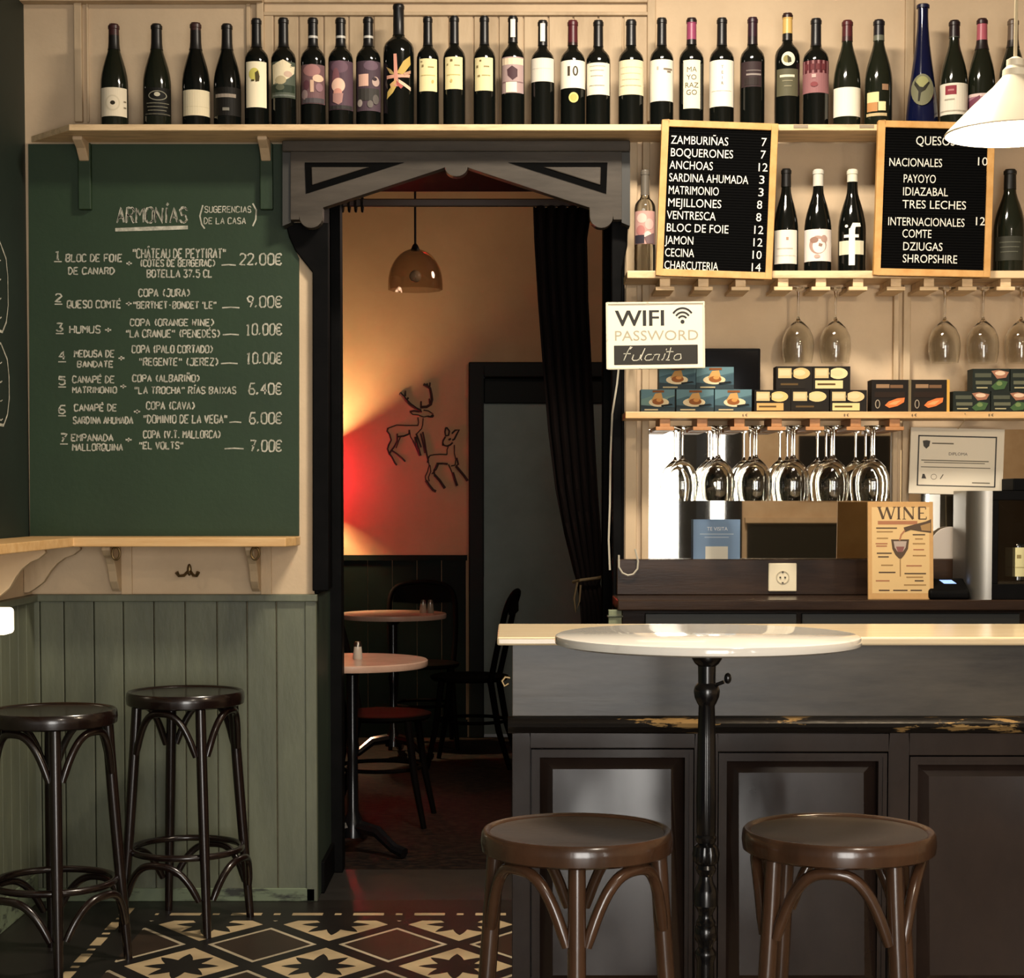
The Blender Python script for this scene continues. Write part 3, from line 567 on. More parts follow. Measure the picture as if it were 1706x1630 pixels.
TOP = [
 ('burg', 191, 22.5, 41, gl_green, [('3a1d1c', 40, 60), ('15120f', 60, 84)], rect(170, 211, 150.5, 198, 'd9cdb4', ('o', 188, 176, 12, 13, 'cbbfa4'), ('o', 188, 176, 9.5, 10.5, 'd9cdb4'), ('o', 188, 176, 4, 3.4, '2a2418'), ('b', 206, 210, 172, 174, '7a6f5a'), ('b', 206, 210, 182, 184, '7a6f5a')), 'dark wine bottle with white label bearing one small black dot, at the left end'),
 ('burg', 262, 23, 41, gl_green, [('121110', 40, 84)], rect(241, 284, 151, 197, '14130f', ('o', 263, 164, 15, 8, '8d8a78'), ('o', 263, 164, 13.5, 6.8, '14130f'), ('o', 262, 162, 5, 3.5, 'b5b09a'), *lines(245, 281, (176, 182, 188), '6f6c5c'), ('b', 243, 283, 194, 195.5, '5c594b')), 'dark bottle with black label carrying a thin pale oval crest'),
 ('burg', 327, 23, 39, gl_dark, [('3b2422', 38, 52), ('151312', 52, 84)], rect(306, 350, 154.5, 197, 'd6c9a9', ('b', 308, 348, 182, 182.8, 'c5b895')), 'dark sloping bottle with plain cream label, third from the left end of its shelf'),
 ('burg', 379, 22.5, 41, gl_dark, [('131211', 40, 84)], rect(357, 402, 150, 197, '15130f', ('b', 360, 393, 161, 167, '8b8073'), ('b', 371, 382, 184, 189, '77746a')), 'dark bottle with black label crossed by one grey bar'),
 ('bord', 428, 20, 32, gl_dark, [(K, 31, 80)], rect(411, 444, 107, 183, 'ece0c0', ('o', 424, 128, 8.5, 10, 'c9bf63'), ('p', [(425, 126), (430, 122), (433, 132), (432, 140), (426, 141)], '4b4223'), ('b', 419, 424, 137, 140, '4b4223')), 'bottle with tall cream label and a small yellow and brown figure'),
 ('bord', 473, 20.5, 31, gl_dark, [(K, 30, 80)], rect(453, 492, 107, 167, '50574a', ('p', [(455, 112), (472, 104), (491, 114), (490, 126), (482, 134), (470, 142), (456, 144)], 'dccfae'), ('o', 468, 138, 9, 7, 'b3a583'), ('o', 480, 128, 7, 5, 'c3a893'), ('b', 454, 491, 146, 158, '2b3529'), ('o', 467, 150, 7, 5, '5a5d4b'), ('b', 455, 491, 162, 165, '6a6f66')), 'bottle with picture label, pale cream above and dark green below'),
 ('bord', 522, 20.5, 31, gl_dark, [(K, 30, 61), ('b9b6ae', 61, 65), (K, 65, 79)], rect(503, 541, 112, 177, '6e5254', ('o', 520, 122, 14, 10, '9a6f6c'), ('o', 530, 135, 9, 6, 'd8b79d'), ('o', 511, 146, 5, 8, '5d3a41'), ('b', 517, 523, 138, 158, 'c7a58d'), ('o', 532, 150, 6, 7, '8a6a70'), ('o', 508, 162, 5, 8, '8f7a78'), ('b', 505, 540, 168, 176, '4b4648')), 'white-ringed bottle with picture label of pink and grey shapes, leftmost of three'),
 ('bord', 568, 20.5, 31, gl_dark, [(K, 30, 61), ('b9b6ae', 61, 65), (K, 65, 79)], rect(549, 588, 106, 187, '54404a', ('o', 566, 116, 14, 10, '69505c'), ('o', 560, 136, 6, 18, '7b5157'), ('o', 564, 147, 11, 12, 'e0b9a3'), ('o', 563, 158, 7, 6, 'c98f7f'), ('p', [(555, 160), (572, 160), (570, 175), (564, 179), (555, 174)], 'a77f77'), ('b', 550, 587, 180, 186, '33302f')), 'white-ringed bottle with purple picture label of a long-haired face'),
 ('bord', 614, 20.5, 30, gl_dark, [(K, 29, 61), ('b9b6ae', 61, 65), (K, 65, 79)], rect(595, 634, 106, 189, '4b3c44', ('o', 618, 114, 12, 8, '685460'), ('b', 598, 614, 128, 148, 'd5ab98'), ('o', 626, 140, 6, 8, 'b0998f'), ('o', 624, 136, 4, 3, '3a2d33'), ('b', 597, 632, 152, 172, '3a3734'), ('o', 600, 176, 4, 6, 'a89c93'), ('o', 617, 178, 5, 6, '655e59'), ('o', 626, 170, 5, 8, '5b5551')), 'white-ringed bottle with dark picture label, right of the long-haired face'),
 ('mag', 664.5, 25.5, 8, gl_dark, [(K, 7, 60)], rect(0, 0, 0, 0, None, ('p', [(661, 128), (672, 108), (683, 98), (684, 112), (672, 130)], 'b99d55'), ('p', [(645, 170), (646, 158), (658, 142), (663, 146), (655, 160)], 'c4a65c'), ('p', [(644, 116), (652, 122), (660, 132), (650, 128)], 'a98f5a'), ('p', [(645, 131), (683, 129), (682, 134), (645, 137)], 'd59c86'), ('p', [(656, 96), (661, 96), (664, 150), (657, 150)], 'c98e7b'), ('p', [(650, 146), (660, 138), (662, 142), (652, 154)], 'c9a06b'), ('p', [(672, 128), (684, 122), (684, 127), (674, 132)], 'b08a72'), ('p', [(664, 138), (684, 150), (684, 156), (664, 144)], 'd9b79b'), ('p', [(660, 140), (672, 150), (668, 154), (662, 148)], 'a8564e')), 'extra tall black bottle painted with a yellow and pink star of leaves'),
 ('bord', 713, 18.5, 29, gl_dark, [(K, 28, 77)], rect(699, 728, 102, 156, 'e0d2a0', ('b', 701, 704, 106, 108, '8a7a52'), ('b', 713, 723, 115, 117, '9c8b5e'), ('b', 703, 706, 112, 116, '8a7a52'), ('o', 721, 140, 2, 3, 'bfa968'), ('b', 702, 725, 129, 130, 'cbb877')), 'bottle with small yellow-cream label, first right of the tall star bottle'),
 ('bord', 757, 18.5, 28, gl_dark, [(K, 27, 74)], rect(742, 770.5, 99, 152.5, 'e0d2a0', ('b', 750, 754, 103, 107, '6f5d38'), ('b', 757, 766, 112, 114, '9c8b5e'), ('b', 745, 747, 110, 113, '8a7a52'), ('o', 752, 139, 2, 3, 'bfa968'), ('b', 745, 767, 128, 129.2, 'cbb877')), 'bottle with small yellow-cream label, middle one of three alike'),
 ('bord', 807, 18.5, 28, gl_dark, [(K, 27, 76)], rect(791.5, 821, 100, 155, 'dccfa0', ('b', 799, 802, 104, 107, '6f5d38'), ('b', 806, 815, 114, 116, '8b7b52'), ('b', 794, 797, 113, 117, '7a6a44'), ('b', 796, 800, 129, 132, '8a7a52'), ('b', 803, 817, 129, 130.2, 'b3a068')), 'bottle with small yellow-cream label, rightmost of three alike'),
 ('bord', 854.5, 19.5, 28, gl_dark, [(K, 27, 72)], rect(836.5, 872, 99, 159, 'a48d8a', ('b', 837, 871.5, 101, 112, 'd8c3a8'), ('p', [(845, 120), (853, 114), (862, 120), (862, 132), (854, 138), (846, 130)], '4a3438'), ('b', 837, 871.5, 140, 141.5, '7d6264'), ('b', 843, 861, 141, 158, 'e6d9bd')), 'bottle with mauve label and a dark blot over a white square'),
 ('bord', 904, 19.5, 35, gl_dark, [(K, 34, 77)], rect(884, 922.5, 101, 140, 'd2cbbc', ('b', 887, 919, 118, 118.8, 'b8b2a4')), 'bottle with short blank white label and black neck with white strip'),
 ('bord', 954, 20.5, 35, gl_dark, [('4b1a20', 34, 72), ('26100f', 72, 77)], rect(934, 974.5, 105, 151, 'e2dac6', ('b', 945.5, 949.5, 115, 131, '3f372c'), ('o', 958.5, 123, 4.5, 8, '3f372c'), ('o', 958.5, 123, 2, 5.5, 'e2dac6'), ('o', 955.5, 167, 8, 8.5, 'd0be74'), ('o', 955.5, 167, 5.5, 6, 'b7a259')), 'red-capped bottle with white numbered label over a gold seal'),
 ('bord', 996.5, 20, 35, gl_dark, [(K, 34, 79)], rect(978, 1015, 109, 162, 'd9d2bf', *lines(982, 1008, (114, 121, 130, 146), 'a79f8d', 1.2)), 'white labelled bottle touching the red-capped one with a gold seal'),
 ('bord', 1051, 20.8, 34, gl_dark, [('141416', 33, 77)], rect(1031, 1072, 104.5, 162, 'd8ccaa', *lines(1034, 1069, (116, 126, 136, 146), 'c3b58e', 1.2)), 'bottle with wide ivory label of faint stripes'),
 ('bord', 1102, 19.5, 31, gl_dark, [('131213', 30, 77)], rect(1083, 1121, 103.5, 172.5, 'ddd6c4', ('b', 1094, 1097, 115, 121, 'a59d8c'), ('b', 1105, 1119, 118, 121, '75695a'), ('b', 1111, 1117, 122, 125, '75695a')), 'bottle with tall white label and a tiny scribble at its upper right'),
 ('bord', 1151.5, 20.3, 31, gl_dark, [('1c1012', 30, 38.5), ('8c3f5c', 38.5, 67), ('161213', 67, 75.5)], rect(1138.5, 1166, 104.5, 185, 'ddd4b8', *[('t', t_, 1152, v_, 8.5, '5d5340') for t_, v_ in (('MA', 120), ('YO', 133), ('RAZ', 146), ('GO', 158))]), 'bottle with magenta neck band and narrow cream label of stacked letters'),
 ('bord', 1202, 20.3, 31, gl_dark, [('131213', 30, 77)], rect(1182, 1221.5, 104.5, 181.5, 'e0d9c8', *[('t', t_, 1203, v_, 5, '6b6152') for t_, v_ in (('T', 116), ('E', 125), ('I', 134), ('R', 143))], ('b', 1186, 1218, 155, 155.8, 'cfc8b6')), 'bottle with tall white label and one column of tiny letters'),
 ('bord', 1253, 20.3, 30, gl_dark, [('2c1620', 29, 62), ('1a1115', 62, 75.5)], rect(1235, 1268, 107, 149, '332728', ('b', 1243, 1267, 121, 122.6, '6e6460'), ('b', 1243, 1267, 127, 130, '867c76'), ('b', 1240, 1264, 134, 146, '2b2321')), 'bottle with dull plum label and plum neck foil'),
 ('bord', 1311, 20.5, 23, gl_dark, [('2a1512', 22, 30.5), ('c9a45e', 30.5, 57), ('171412', 57, 68.5)], rect(1294, 1328.5, 119, 164, '55523f', ('b', 1299, 1323, 129, 133, 'c9c2ac'), ('b', 1303, 1320, 138, 140, '7d775f'), ('b', 1306, 1318, 147, 149, '7d775f'), ('o', 1312.5, 103, 11, 11.5, 'cfcab5'), ('o', 1310, 103, 5.5, 6, '857c4c'), ('p', [(1311, 97), (1317, 101), (1318, 108), (1312, 110)], '3a3622')), 'gold-necked bottle with round white emblem over an olive label'),
 ('bord', 1358.5, 21.3, 32, gl_dark, [('121114', 31, 78)], rect(1337, 1380, 105, 159, '8b5f60', ('b', 1337, 1380, 105, 126, '47191e'), *[('b', 1341 + i * 9, 1347 + i * 9, 111, 121, '5f2c2f') for i in range(4)], ('b', 1352, 1359, 128, 134, 'b99a93'), ('o', 1356, 145, 6, 4, '7a3c3f')), 'bottle with dark red and dusty pink label'),
 ('burg', 1410.5, 22.3, 35, gl_green, [('4d1d20', 34, 62), ('37181a', 62, 70)], rect(1389, 1432.5, 150, 198, 'e3ddca',), 'red-capped sloping bottle with a plain bright white label'),
 ('burg', 1463, 22.8, 34, gl_green, [('121016', 33, 60), ('5e6153', 60, 69)], rect(0, 0, 0, 0, None, ('b', 1445, 1464, 158, 175, 'd9c592'), ('b', 1445, 1462, 175, 190, 'b07f4f'), ('b', 1463, 1475, 174, 189, 'e0cf9c'), ('b', 1469, 1479, 145, 155, '8b6c52'), ('b', 1444, 1477, 193, 198, 'b3a078')), 'sloping bottle with a label of tan and cream squares'),
 ('flute', 1536, 26, 8, gl_blue, [('0d1130', 7, 14)], rect(0, 0, 0, 0, None, ('o', 1536, 155, 18, 25.5, '6b6a52'), ('o', 1536, 143, 10, 10, '8b8a5c'), ('p', [(1524, 140), (1532, 150), (1540, 152), (1546, 142), (1548, 144), (1541, 156), (1534, 160), (1532, 174), (1529, 174), (1530, 158), (1523, 146)], '26241a')), 'tall tapering blue bottle with an oval label'),
 ('burg', 1588.5, 22.5, 35, gl_green, [('1d1012', 34, 62), ('393c33', 62, 64)], rect(1565, 1611, 143, 195, 'd3ccba', ('b', 1575, 1593, 147, 162, '82303a'), ('b', 1579, 1589, 153, 156, 'ab6f6f'), ('b', 1574, 1590, 169, 171, '9c9483'), ('b', 1567, 1609, 188, 190, 'a59d8b')), 'sloping bottle with white label and a dark red square'),
 ('burg', 1634.5, 22, 32, gl_green, [('2a1117', 31, 41), ('a5535f', 41, 68), ('1c1314', 68, 84)], rect(1613, 1656, 160, 198, '9b6f7c', ('p', [(1613, 172), (1632, 163), (1634, 176), (1613, 196)], '6f3e4e'), ('b', 1614, 1655, 160, 165, 'cbb4ad')), 'pink-banded bottle partly behind the white pendant lamp'),
 ('burg', 1686, 22.5, 33, gl_green, [('5c4c3e', 32, 68), ('201914', 68, 80)], rect(1666, 1708, 150, 197, 'd5ccb6'), 'brown-foiled bottle mostly hidden behind the white pendant lamp'),
]
for k, uc, hw, vt, gm, caps, art, lab in TOP: 
    t = bottle(k, uc, hw, vt, ZS1, gm, caps, art, lab, G1)
    if uc in (854.5, 904):                                # white strip down the neck foil
        h = Z(vt, DBT) - ZS1; s = DBT / FPX; m = MB(); r = hw * s * .40 + .0022
        m.patch(r, -4 * s, 4 * s, Z(vt + 36, DBT) - ZS1, Z(vt + 6, DBT) - ZS1, lm('e2ddd0')); m.build('neck_strip', [c for c in t.children if c.name.startswith('capsule')][0], smooth=False, solid=False)
G2 = 'bottles on the middle shelf'
MID = [
 ('bord', 1075, 17.5, 284, gl_clear, [('5d564c', 283, 326)], rect(1058.5, 1091.5, 354, 409, 'b98f86', ('o', 1070, 366, 8, 8, 'd3b2a6'), ('o', 1082, 376, 7, 9, 'cfa69c'), ('o', 1068, 386, 7, 8, 'a86f6a'), ('o', 1080, 395, 6, 7, 'd6c3b6'), ('b', 1059, 1074, 394, 408, '2f2b33'), ('p', [(1074, 398), (1090, 390), (1090, 408), (1078, 408)], '6e5a5a')), 'clear glass bottle with a pink flowery label left of the first letter board'),
 ('burg', 1310.5, 20.5, 282, gl_dark, [('141312', 281, 312)], rect(1292, 1328.5, 386, 442, 'dcd5c6', ('b', 1311, 1315, 398, 403, 'a4826e'), ('b', 1296, 1322, 416, 417.5, 'b2aa9a'), ('b', 1294, 1327, 428, 428.8, 'c6bfae')), 'black bottle with white label, left of three between the letter boards'),
 ('burg', 1364, 22.5, 283, gl_dark, [('c9c4b6', 282, 311)], rect(1342, 1386, 385, 438, 'ded3ca', ('o', 1364, 411, 14, 15, 'a5887b'), ('o', 1366, 413, 10.5, 11.5, 'ded3ca'), ('o', 1358, 403, 7, 5, '8d6e60'), ('o', 1374, 401, 5, 6, 'a5887b'), ('p', [(1366, 408), (1372, 410), (1370, 414), (1365, 413)], '8d6e60'), ('o', 1363, 430, 5, 3, 'b39a8d')), 'white-capped bottle with brown swirling portrait label, middle of three'),
 ('burg', 1421, 23, 283, gl_dark, [('d6d1bb', 282, 304)], rect(0, 0, 0, 0, None, ('b', 1400.5, 1440, 404, 427, 'd2cbb0'), ('b', 1416, 1426, 384, 445, 'e6e2d6'), ('b', 1408, 1432, 394, 399, 'e6e2d6'), ('p', [(1417, 386), (1422, 375), (1434, 375), (1435, 381), (1427, 381), (1425, 392)], 'e6e2d6'), ('o', 1412, 380, 2.5, 2.5, 'e6e2d6')), 'white-capped black bottle printed with one big white letter, right of three'),
 ('burg', 1684, 26, 283, gl_green, [('131310', 282, 316)], rect(1662, 1706, 397, 437, '33332a', *lines(1668, 1702, (406, 414, 422), '57574a', 1.6)), 'olive green bottle with dark label, right of the cheese letter board'),
]
for k, uc, hw, vt, gm, caps, art, lab in MID: bottle(k, uc, hw, vt, ZS2, gm, caps, art, lab, G2)
# ------------------------------------------------------------------ letter boards hung from the shelves
def letter_board(label, corners, ang, rows):
    (u0, v0), (u1, v1) = corners; D = DS - .016
    c = at((u0 + u1) / 2, (v0 + v1) / 2, D); s = D / FPX; W, H = (u1 - u0) * s, (v1 - v0) * s
    t = thing('letter_board', label, 'letter board', c, 0, 'letter boards on the shelves'); t.rotation_euler = (0, math.radians(ang), 0)
    f = MB(); b = .0215
    for x0, x1, z0, z1 in ((-W / 2, -W / 2 + b, -H / 2, H / 2), (W / 2 - b, W / 2, -H / 2, H / 2), (-W / 2 + b, W / 2 - b, H / 2 - b, H / 2), (-W / 2 + b, W / 2 - b, -H / 2, -H / 2 + b)): f.box(x0, x1, -.012, .012, z0, z1, pineboard)
    f.build('frame', t, smooth=False, bevel=.0015)
    g = MB(); n = 52; 
    for i in range(n):
        z0 = -H / 2 + b + (H - 2 * b) * i / n; z1 = -H / 2 + b + (H - 2 * b) * (i + 1) / n
        g.box(-W / 2 + b, W / 2 - b, -.004, .008, z0, z1 - .0016, blackfelt)
    g.box(-W / 2 + b, W / 2 - b, .0, .008, -H / 2 + b, H / 2 - b, blackfelt); g.build('felt_panel', t, smooth=False)
    for txt, ua, ub, v, hp in rows:
        m = MB()
        x0 = (ua - (u0 + u1) / 2) * s; z = -(v - (v0 + v1) / 2) * s - hp * s / 2
        a = math.radians(ang); x0, z = x0 * math.cos(a) - z * math.sin(a), z * math.cos(a) + x0 * math.sin(a)
        m.text(txt, hp * s, letterm, lambda x, y: (x0 + x, -.0055, z + y), 'LEFT', (ub - ua) * s)
        m.build('lettering', t, smooth=False, solid=False)
pineboard = M('honey_pine_frame', 'c99b5d', .45, col2='b98848', scale=6., stretch=(3, 3, 3))
r1 = []
for i, (a, n, ub) in enumerate((('ZAMBURIÑAS', '7', 1212), ('BOQUERONES', '7', 1219), ('ANCHOAS', '12', 1187), ('SARDINA AHUMADA', '3', 1245), ('MATRIMONIO', '3', 1196), ('MEJILLONES', '8', 1200), ('VENTRESCA', '8', 1192), ('BLOC DE FOIE', '12', 1212), ('JAMON', '12', 1156), ('CECINA', '10', 1156), ('CHARCUTERIA', '14', 1196))):
    v = 234.5 + i * 20.5; ua = 1117.5 - i * 1.05; r1.append((a, ua, ub, v, 14)); un = 1270 - i * 1.3
    r1.append((n, un - (4 if len(n) < 2 else 9), un + (4.5 if len(n) < 2 else 6), v + 4, 14))
letter_board('left letter board of tapas names and prices in white capitals, honey pine frame', ((1098, 206), (1290, 461)), 2.1, r1)
r2 = [('QUESOS', 1524, 1588, 236, 15), ('NACIONALES', 1480, 1567, 271, 14), ('10', 1623, 1639, 270, 14), ('PAYOYO', 1504, 1557, 298, 14), ('IDIAZABAL', 1503, 1577, 319, 14), ('TRES LECHES', 1503, 1608, 340, 14),
      ('INTERNACIONALES', 1479, 1605, 368, 14), ('12', 1621, 1636, 368, 14), ('COMTE', 1503, 1551, 388, 14), ('DZIUGAS', 1504, 1569, 409, 14), ('SHROPSHIRE', 1504, 1594, 429, 14)]
letter_board('right letter board listing cheeses, its top corner behind the white pendant lamp', ((1459, 206), (1652, 459)), 1.3, r2)
# ------------------------------------------------------------------ wifi sign
D = 5.74; s = D / FPX
wf_ = thing('wifi_sign', 'white tin wifi password sign with dark strip hung at the left end of the shelves', 'sign', at(1092, 559, D)); wf_.rotation_euler = (0, math.radians(-.7), 0)
W, H = 164 * s, 110 * s
MB().box(-W / 2, W / 2, 0, .008, -H / 2, H / 2, whitemetal).build('plate', wf_, smooth=False, bevel=.003)
rim = M('chipped_rim_paint', 'cfc6ae', .5, col2='2a2622', scale=30., lo=.6, hi=.66)
m = MB(); k = .006
for x0, x1, z0, z1 in ((-W / 2, -W / 2 + k, -H / 2, H / 2), (W / 2 - k, W / 2, -H / 2, H / 2), (-W / 2 + k, W / 2 - k, H / 2 - k, H / 2), (-W / 2 + k, W / 2 - k, -H / 2, -H / 2 + k)): m.box(x0, x1, -.004, .0, z0, z1, rim)
m.build('raised_rim', wf_, smooth=False, bevel=.0015)
xk = X(1051, DW) - wf_.location.x
MB().tube([(xk, .008, H / 4), (xk, DW - .02 - D, H / 4)], .004, iron, 8).tube([(xk, .008, -H / 4), (xk, DW - .02 - D, -H / 4)], .004, iron, 8).build('wall_peg', wf_)
q = lambda u, v: ((u - 1092) * s, -.0008, -(v - 559) * s)
m = MB(); x0, _, z0 = q(1025, 543)
m.text('WIFI', 27 * s, inkblack, lambda x, y: (x0 + x, -.0008, z0 + y), 'LEFT', 80 * s); m.text('WIFI', 27 * s, inkblack, lambda x, y: (x0 + x + .003, -.0009, z0 + y), 'LEFT', 80 * s)
greyink = M('grey_beige_ink', '9d937d', .6)
x1_, _, z1_ = q(1023, 567); m.text('PASSWORD', 17 * s, greyink, lambda x, y: (x1_ + x, -.0008, z1_ + y), 'LEFT', 138 * s)
for r in (8, 13.5, 19.5):
    m.ribbon([q(1137 + r * math.cos(a), 537 - r * 1.15 * math.sin(a)) for a in [math.radians(38 + i * 104 / 14) for i in range(15)]], 3.2 * s, inkblack, (0, -1, 0))
c0 = q(1137, 537); m.add([(c0[0] + 3.4 * s * math.cos(a), -.0008, c0[2] + 3.4 * s * math.sin(a)) for a in [PI * 2 * i / 14 for i in range(14)]], [tuple(range(14))], inkblack)
m.build('print', wf_, smooth=False, solid=False)
m = MB(); ax, _, az = q(1023, 607); bx, _, bz = q(1162, 575); m.box(ax, bx, -.002, .001, az, bz, M('slate_strip', '26241f', .8)); m.build('slate_strip', wf_, smooth=False, bevel=.002)
m = MB()
for ch, u, sc in (('f', 1036, 1.25), ('u', 1052, .8), ('l', 1063, 1.1), ('a', 1073, .8), ('n', 1086, .8), ('i', 1098, .9), ('t', 1106, 1.15), ('o', 1121, .8)):
    for st in SF[ch].split(): m.ribbon([(q(u + int(st[i]) * 3.0 + int(st[i + 1]) * .9, 600)[0], -.0026, q(0, 600)[2] + int(st[i + 1]) * 3. * sc * s) for i in range(0, len(st) - 1, 2)], .003, chalkm, (0, -1, 0), .2)
m.build('handwriting', wf_, smooth=False, solid=False)
# black tablet behind the cartons
tb = thing('tablet', 'black tablet standing behind the blue cartons on the lower shelf', 'tablet', at(1214, 686, 5.97)); tb.location.z = ZS3
s = 5.97 / FPX; MB().box(-52 * s, 52 * s, -.004, .006, 0, 108 * s, black).build('casing', tb, smooth=False, bevel=.004, seg=3)
MB().box(-48 * s, 48 * s, -.0046, -.003, 4 * s, 104 * s, M('black_screen', '050507', .08, spec=.15)).build('screen', tb, smooth=False)
# ------------------------------------------------------------------ food cartons
def carton(u0, u1, v0, v1, zs, base, marks, label, grp, D=DS + .012, depth=.07, side=None):
    s = D / FPX; p = at((u0 + u1) / 2, 690, D)
    W = (u1 - u0) * s; H = (v1 - v0) * s
    m = MB(); m.box(-W / 2, W / 2, 0, depth, 0, H, lm(base))
    k = 0
    for q in marks:
        k += 1; y = -.0004 * k
        if q[0] == 'b': pts = [(q[1], q[3]), (q[2], q[3]), (q[2], q[4]), (q[1], q[4])]; c = q[5]
        elif q[0] == 'o': pts = [(q[1] + q[3] * math.cos(a), q[2] + q[4] * math.sin(a)) for a in [PI * 2 * i / 18 for i in range(18)]]; c = q[5]
        else: pts = q[1]; c = q[2]
        m.add([((x - .5) * W, y, z * H) for x, z in pts], [tuple(range(len(pts)))], lm(c))
    if side: m.box(W / 2 - .0005, W / 2 + .009, .0, depth, 0, H, lm(side))
    o = m.build('food_carton', smooth=False, solid=False); o.location = (p.x, D, zs)
    return tag(o, label, 'food carton', grp)
def blue(seed):
    rnd = random.Random(seed); w_ = rnd.uniform(-.04, .04)
    return [('p', [(0, .55), (.3, .7), (.6, .6), (1, .75), (1, 1), (0, 1)], '5c7c84'), ('p', [(.7, .2), (1, .1), (1, .7), (.8, .6)], '3c5560'), ('p', [(0, 0), (1, 0), (1, .2), (0, .3)], '2c3a40'), ('b', .34, .68, .86, .96, '7a4a25'),
            ('o', .5 + w_, .42, .3, .2, 'd9c7a0'), ('p', [(.3, .5), (.42, .82), (.6, .85), (.66, .5)], 'c39558'), ('o', .5, .45, .17, .14, '8d5428'), ('o', .53, .52, .08, .08, 'c98d4c'), ('p', [(.6, .22), (.95, .3), (.9, .36), (.6, .3)], '14181a'), ('b', .1, .5, .06, .12, 'b5a680')]
GB = 'blue food cartons'
for i, (u0, u1, lab) in enumerate(((1068, 1124, 'blue food carton at the left end of the lower shelf'), (1127, 1189, 'blue food carton in the bottom row between two others'), (1191, 1252, 'blue food carton in the bottom row against the gold cartons'))):
    carton(u0, u1, 646, 683, ZS3, '456068' if i else '6d8a84', blue(i), lab, GB)
HB = 37.2 * (DS + .012) / FPX
carton(1098, 1159, 609, 646, ZS3 + HB, '456068', blue(7), 'blue food carton stacked on top, partly behind the wifi sign', GB)
carton(1160, 1222, 609, 646, ZS3 + HB, '456068', blue(8), 'blue food carton stacked on top in front of the tablet', GB)
def gold(a, b_): return [('b', .05, .42, .5, .92, 'c3ae7e'), ('b', .08, .38, .6, .85, 'cdbd92'), ('o', .68, .7, .25, .24, a), ('o', .64, .72, .16, .13, 'd0c092'), ('b', .06, .8, .06, .4, b_), ('b', .12, .6, .2, .28, '5a4526'), ('b', .44, .47, .45, .95, '15110c')]
GG = 'gold and black food cartons'
for u0, u1, v0, v1, z, a, b_, lab in ((1257, 1317, 648, 684, 0, 'd9b877', 'c99f62', 'gold and black food carton in the bottom row nearest the blue cartons'), (1318, 1381, 648, 684, 0, 'd2bf88', '1d1811', 'gold and black food carton in the middle of its bottom row'), (1383, 1444, 648, 684, 0, 'ddb987', 'd8c48a', 'gold and black food carton in the bottom row nearest the dark fish cartons'),
                                (1293, 1353, 609, 648, 1, 'c9ad76', '1d1811', 'gold and black food carton on top, left of two'), (1354, 1416, 609, 648, 1, 'dcca98', 'd8c592', 'gold and black food carton on top, right of two')):
    carton(u0, u1, v0, v1, ZS3 + z * 36.2 * (DS + .012) / FPX, '1a1510', gold(a, b_), lab, GG)
fish = [('b', .12, .48, .74, .86, '8d6f52'), ('b', .5, .85, .74, .84, '6f5138'), ('b', .08, .9, .45, .62, '24170d'), ('p', [(.36, .2), (.46, .32), (.7, .42), (.9, .44), (.88, .3), (.7, .18), (.48, .12)], 'd9743c'), ('p', [(.44, .22), (.6, .32), (.8, .36), (.66, .22)], 'e89a62'), ('o', .16, .24, .07, .14, '9a8c78'), ('o', .16, .24, .045, .11, '1a120c')]
GF = 'dark fish cartons'
carton(1452, 1513, 631, 684, ZS3, '150f0a', fish, 'tall dark carton with orange fish picture beside the gold cartons', GF, side='6f6248')
carton(1518, 1577, 631, 684, ZS3, '1c150d', fish, 'tall dark carton with orange fish picture and yellow edge', GF, side='c99a45')
def greenc(sd): return [('b', .0, 1., .0, 1., '1c221d'), ('b', .06, .5, .62, .8, '4c4f40'), ('b', .08, .52, .3, .46, '5f604c'), ('p', [(.5, .9), (.7, .95), (.98, .85), (.9, .6), (.66, .55)], '9a6a52'), ('o', .74, .8, .14, .1, 'd3b79b'), ('p', [(.5, .2), (.7, .5), (.95, .42), (.86, .1), (.6, .05)], '3f5a35'), ('o', .72, .34, .08, .1, '6d7f4d'), ('b', .1, .4, .12, .18, 'a39a76')]
GN = 'green and black food cartons'
for u0, u1, v0, v1, z, lab in ((1588, 1649, 650, 684, 0, 'dark green carton with plate picture beside the yellow-edged fish carton'), (1651, 1713, 650, 684, 0, 'dark green carton in the bottom row at the right edge'), (1620, 1681, 613, 650, 1, 'dark green carton stacked on top of two others'), (1683, 1744, 613, 650, 1, 'dark green carton stacked on top, cut by the right edge')):
    carton(u0, u1, v0, v1, ZS3 + z * 34.2 * (DS + .012) / FPX, '1c221d', greenc(u0), lab, GN)
# ------------------------------------------------------------------ wine glasses hanging by the foot
wg = glass('wine_glass', 'f4f4f0', .0, 1.45)
def wine_glass(h=.245, r=.052):
    """upside down: foot at z=0, rim at z=-h; wall has thickness"""
    t = thing('wine_glass', 'x', 'wine glass')
    o_ = [(1e-5, 0), (.034, 0), (.0345, -.002), (.02, -.006), (.006, -.012), (.0042, -.03), (.004, -.095), (.007, -.105), (.022, -.118), (.038, -.135), (.049, -.16), (r, -.185), (.0505, -.215), (.045, -h)]
    i_ = [(.0438, -h), (.0492, -.215), (r - .0014, -.185), (.0476, -.161), (.0366, -.1365), (.0205, -.12), (.005, -.111), (1e-5, -.110)]
    MB().lathe(o_[:7], wg, n=24).build('stem', t)
    MB().lathe(o_[6:] + i_ + [(1e-5, -.1), (.004, -.095)], wg, n=32).build('bowl', t)
    return t
g0 = wine_glass(); first = True
def place(u, D, zt, label, grp, v):
    global first
    p = at(u, v, D); loc = (p.x, D, zt)
    if first: g0.location = loc; g0['label'] = label; g0['group'] = grp; first = False
    else: dup(g0, loc, 0, label, grp)
zr3 = ZS3 - .022 - .0215; zr2 = ZS2 - .024 - .0215
